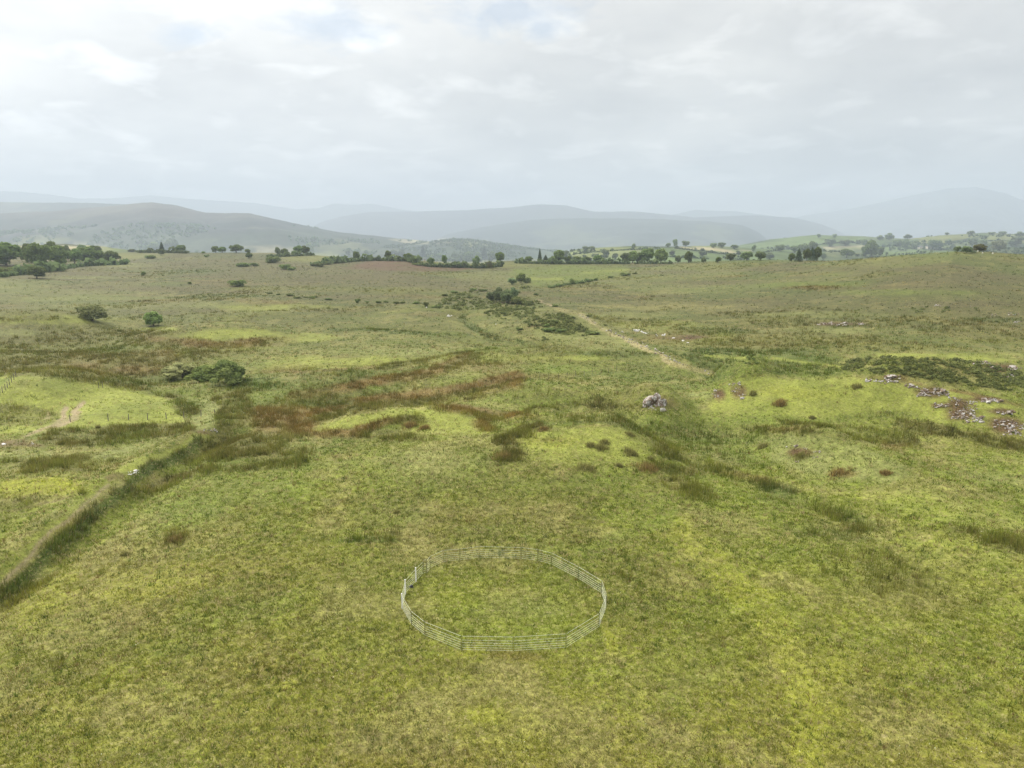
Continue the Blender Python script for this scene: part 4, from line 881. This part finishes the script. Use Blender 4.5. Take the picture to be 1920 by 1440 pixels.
# ------------------------------------------------------------------ the round pen
Zm = 1920/460.
def pz(a, b): return (720 + a/Zm, 1000 + b/Zm)
POSTS = [(745,192),(1073,202),(1203,221),(1312,250),(1520,357),(1703,480),(1738,585),(1683,737),(1425,900),(1013,938),(607,920),(320,808),(215,718),(142,600),(168,468),(252,380),(307,320),(337,314),(360,272),(465,232),(593,212)]
PW = [at(*pz(*p)) for p in POSTS]
cx = sum(p[0] for p in PW)/len(PW); cy = sum(p[1] for p in PW)/len(PW); cz = sum(p[2] for p in PW)/len(PW)
pen = empty('livestock_pen', (cx, cy, cz)); tag(pen, 'round livestock pen of galvanised hurdles standing in the foreground grass', 'livestock pen')
RH_ = [1.24, .92, .71, .51, .32, .14]; n = len(PW)
for i in range(n):
    A = PW[i]; B = PW[(i+1) % n]; a = Vector((A[0]-cx, A[1]-cy, A[2]-cz)); b = Vector((B[0]-cx, B[1]-cy, B[2]-cz))
    d = (b - a).normalized(); e = .05; mid = (a+b)/2
    hh = 1.0
    if i == 16: hh = 1.12
    m = MB()
    for k, h in enumerate(RH_): m.tube(a - mid + d*e + Vector((0,0,h*hh)), b - mid - d*e + Vector((0,0,h*hh)), .0098 if k else .012, None, 6)
    rl = mobj('hurdle', m.mesh('rails', M_GALV), pen); rl.location = mid
    for q, s in ((a + d*e, 1), (b - d*e, -1)):
        thick = .055 if (i == 14 and s == -1) or (i == 13) else .011
        mt = M_WHITE if thick > .05 else M_POSTM
        p = MB().tube(q - mid + Vector((0,0,-.08)), q - mid + Vector((0,0,1.28*hh + (.12 if thick > .05 else 0))), thick, thick, 7)
        mobj('post', p.mesh('post', mt), rl)
    if False:      # centre brace
        p = MB().tube(Vector((0,0,.14)), Vector((0,0,1.3)), .014, .014, 5); mobj('brace', p.mesh('brace', M_GALV), rl)
x, y, z, d = at(*pz(213,424)); g = np.random.default_rng(4); m = MB(); stone(m, (0,0,.12), np.array([.2,.16,.18]), g); stone(m, (.12,.02,.03), np.array([.14,.12,.1]), g)
o = mobj('black_bundle', m.mesh('black_bundle', M_BLACK)); o.location = (x, y, z); tag(o, 'small black bundle lying against the pen hurdles by the gate', 'bundle')

# ------------------------------------------------------------------ sheep and farm
def sheep_mesh():
    m = MB(); m.ell((0,0,.62), (.5,.26,.27), 12, 8, .03); m.ell((.5,0,.72), (.17,.12,.15), 8, 6); m.ell((.66,0,.66), (.14,.075,.08), 8, 6)
    for sx, sy in ((.3,.13),(.3,-.13),(-.3,.13),(-.3,-.13)): m.tube((sx,sy,.45), (sx+.02,sy,0), .055, .03, 6)
    me = m.mesh('sheep', M_WOOL, True); return me
SM = sheep_mesh()
SL = [(1690+140,469),(1862,470),(1858,476)]
pts = [(1833,473),(1842,476),(1862,472),(1878,470),(1886,469),(1893,469),(1861,477),(1902,466)]
for i, (px, py) in enumerate(pts):
    x, y, z, d = at(px, py); o = mobj('sheep', SM); o.location = (x, y, z - .02); o.rotation_euler[2] = random.uniform(0, 6.28)
    od = sorted(range(len(pts)), key=lambda k: pts[k][0]).index(i)
    tag(o, f"tiny white sheep grazing on the right crest, {'leftmost' if od == 0 else 'rightmost' if od == 7 else ORD[od] + ' from left'}", 'sheep', 'sheep on the right crest')
NW = (alb((84,100,64)), alb((122,136,88)))
for pts, h, lb in [([(700,489),(760,490),(800,500),(860,502),(900,503),(940,500)],6,'dark field hedge under the trees behind the heather-pink field'),
    ([(965,494),(1020,495),(1100,495),(1180,495)],5,'low hedge along the central moor skyline left of the big clump'),([(1190,495),(1260,495)],4,'short hedge at the foot of the big skyline clump'),
    ([(585,499),(620,494),(660,491),(700,489)],6,'dark hedge climbing beside the pale green field to the skyline'),([(500,482),(540,481),(590,479)],4,'low hedge along the top of the pale green field'),
    ([(110,506),(150,500),(210,497),(235,496)],6,'scrubby hedge along the foot of the left wood'),([(0,520),(30,516),(62,511),(110,507)],9,'thick scrubby hedge below the wood at the left edge'),([(258,474),(300,474),(350,475)],5,'low scrub at the foot of the far left crest clump'),
    ([(1035,538),(1060,535),(1090,531),(1115,526)],3,'broken gorse hedge on the bank above the central thicket'),([(770,488),(830,490),(900,491)],5,'thin hedge behind the conifers on the central skyline')]:
    hedge(pts, h, lb)
def house(px, py, wpx, label, lx=9, wy=6, wh=4.6):
    x, y, z, d = at(px, py); s = wpx/F*d/lx; h = empty('farmhouse', (x, y, z-.3), .25, (s, s, s)); tag(h, label, 'farmhouse', 'farm buildings in the right fields')
    wl = mobj('wall', MB().box((0,0,wh/2), (lx/2, wy/2, wh/2)).mesh('wall', M_WALLW), h)
    m = MB(); a = lx/2+.3; b = wy/2+.4; m.v = [Vector(v) for v in [(-a,-b,wh+.003),(a,-b,wh+.003),(a,b,wh+.003),(-a,b,wh+.003),(-a,0,wh+2.6),(a,0,wh+2.6)]]
    m.f = [(0,1,5,4),(2,3,4,5),(0,4,3),(1,2,5),(3,2,1,0)]; rf = mobj('roof', m.mesh('roof', M_SLATE), h)
    mobj('chimney', MB().box((lx*.42,0,wh+2.7), (.4,.4,.8)).mesh('chimney', M_WALLW), rf)
    for wx in (-3, -1, 1, 3):
        for wz in (1.3, 3.5): mobj('window', MB().box((wx,-wy/2-.02,wz), (.4,.04,.5)).mesh('window', M_GLASS), wl)
    mobj('door', MB().box((0,-wy/2-.03,.95), (.45,.04,.95)).mesh('door', M_WOOD), wl)
house(1725,467,8,'cream farmhouse, left of two beside the round tree'); house(1741,467,10,'cream farm building, right of two beside the round tree')
house(795,449,5,'tiny pale house on the distant valley slope'); house(533,438+34,4,'tiny pale house low on the far left hill')

# ------------------------------------------------------------------ haze
hb = MB().box((0, 4200, 410), (20000, 12000, 655)); m, nt, out = mat('haze')
v = nd(nt, 'ShaderNodeVolumePrincipled'); v.inputs['Color'].default_value = (.53, .61, .715, 1); v.inputs['Density'].default_value = 1.65e-4; v.inputs['Anisotropy'].default_value = .15
nt.links.new(v.outputs[0], out.inputs['Volume']); tag(mobj('haze', hb.mesh('haze', m)), 'pale summer haze lying over the moor and fells', 'haze', kind='stuff')

# ------------------------------------------------------------------ sky, sun, camera
SUN_EL, SUN_AZ = math.radians(38), math.radians(-52)      # azimuth from +Y toward +X
w = bpy.data.worlds.new('World'); scene.world = w; w.use_nodes = True; nt = w.node_tree; nt.nodes.clear(); L = nt.links.new
wo = nt.nodes.new('ShaderNodeOutputWorld')
sky = nd(nt, 'ShaderNodeTexSky', sky_type='NISHITA', sun_disc=False, sun_elevation=SUN_EL, sun_rotation=SUN_AZ)
bg1 = nd(nt, 'ShaderNodeBackground', Strength=.12); L(sky.outputs[0], bg1.inputs[0])
gen = nd(nt, 'ShaderNodeTexCoord').outputs['Generated']
sep = nd(nt, 'ShaderNodeSeparateXYZ'); L(gen, sep.inputs[0]); X, Y, Z = sep.outputs
zc = math_(nt, 'ADD', math_(nt, 'MAXIMUM', Z, 0), .24)
comb = nd(nt, 'ShaderNodeCombineXYZ'); L(math_(nt, 'DIVIDE', X, zc), comb.inputs[0]); L(math_(nt, 'DIVIDE', Y, zc), comb.inputs[1])
P = comb.outputs[0]
n1 = noise_node(nt, P, 1.2, 5, .5, .15); n2 = noise_node(nt, P, 2.9, 5, .5, .1)
den = math_(nt, 'ADD', math_(nt, 'MULTIPLY', n1, .7), math_(nt, 'MULTIPLY', n2, .3))
# cloud brightness: brighter toward the zenith and toward the veiled sun
sd = Vector((math.sin(SUN_AZ)*math.cos(SUN_EL), math.cos(SUN_AZ)*math.cos(SUN_EL), math.sin(SUN_EL)))
dot = nd(nt, 'ShaderNodeVectorMath', operation='DOT_PRODUCT'); L(gen, dot.inputs[0]); dot.inputs[1].default_value = sd
glow = mrange(nt, dot.outputs['Value'], .6, 1.0, 0, .7)
zen = math_(nt, 'ADD', mrange(nt, Z, 0, .3, .74, .83), mrange(nt, Z, .34, .95, 0, 2.0))
lum = math_(nt, 'ADD', zen, glow)
shade = mrange(nt, den, .36, .62, 1.2, .86)
cr = nd(nt, 'ShaderNodeValToRGB'); e = cr.color_ramp.elements
e[0].position = .38; e[0].color = (1.0, .975, .925, 1); e[1].position = .62; e[1].color = (.89, .88, .865, 1); L(den, cr.inputs[0])
puff = noise_node(nt, P, 4.2, 5, .5, .3); shade = math_(nt, 'ADD', shade, mrange(nt, puff, .52, .68, 0, .3))
ccol = mixc(nt, 1, cr.outputs[0], _grey(nt, math_(nt, 'MULTIPLY', lum, shade)), 'MULTIPLY')
bg2 = nd(nt, 'ShaderNodeBackground', Strength=1.0); L(ccol, bg2.inputs[0])
cov = mrange(nt, noise_node(nt, P, 1.3, 5, .55, .3), .30, .40, .7, 1)
for gx, gy, rx, ry in ((630, 55, .13, .1), (960, 25, .16, .10), (1010, 52, .05, .07), (350, 66, .08, .06)):     # thin blue breaks in the cloud
    up = (720 - gy)/F; gv = Vector(((gx - 960)/F, CP + SP*up, -SP + CP*up)).normalized(); q = gv.z + .24
    sb = nd(nt, 'ShaderNodeVectorMath', operation='SUBTRACT'); L(P, sb.inputs[0]); sb.inputs[1].default_value = (gv.x/q, gv.y/q, 0)
    dv = nd(nt, 'ShaderNodeVectorMath', operation='DIVIDE'); L(sb.outputs[0], dv.inputs[0]); dv.inputs[1].default_value = (rx, ry, 1)
    ll = nd(nt, 'ShaderNodeVectorMath', operation='LENGTH'); L(dv.outputs[0], ll.inputs[0])
    g_ = math_(nt, 'ADD', ll.outputs['Value'], math_(nt, 'MULTIPLY', math_(nt, 'SUBTRACT', noise_node(nt, P, 9, 5, .6, .4), .5), 2.2))
    cov = math_(nt, 'MINIMUM', cov, mrange(nt, g_, .2, 1.3, .45, 1))
ms = nd(nt, 'ShaderNodeMixShader'); L(cov, ms.inputs[0]); L(bg1.outputs[0], ms.inputs[1]); L(bg2.outputs[0], ms.inputs[2]); L(ms.outputs[0], wo.inputs[0])
sl = bpy.data.lights.new('sun', 'SUN'); sl.energy = 5.0; sl.angle = math.radians(2.5); sl.color = (1, .95, .86)
so = link(bpy.data.objects.new('sun', sl)); so.rotation_euler = (-sd).to_track_quat('-Z', 'Y').to_euler()
cd = bpy.data.cameras.new('camera'); cam = link(bpy.data.objects.new('camera', cd)); cam.location = (0, 0, CAMZ)
cam.rotation_euler = (math.pi/2 - PITCH, 0, 0); cd.sensor_width = 36; cd.lens = 36*F/1920; cd.clip_start = .5; cd.clip_end = 60000
scene.camera = cam
scene.view_settings.view_transform = 'Standard'; scene.view_settings.look = 'None'; scene.view_settings.exposure = 0; scene.view_settings.gamma = 1
scene.render.engine = 'CYCLES'; scene.cycles.volume_bounces = 1; scene.cycles.max_bounces = 6; scene.cycles.diffuse_bounces = 3
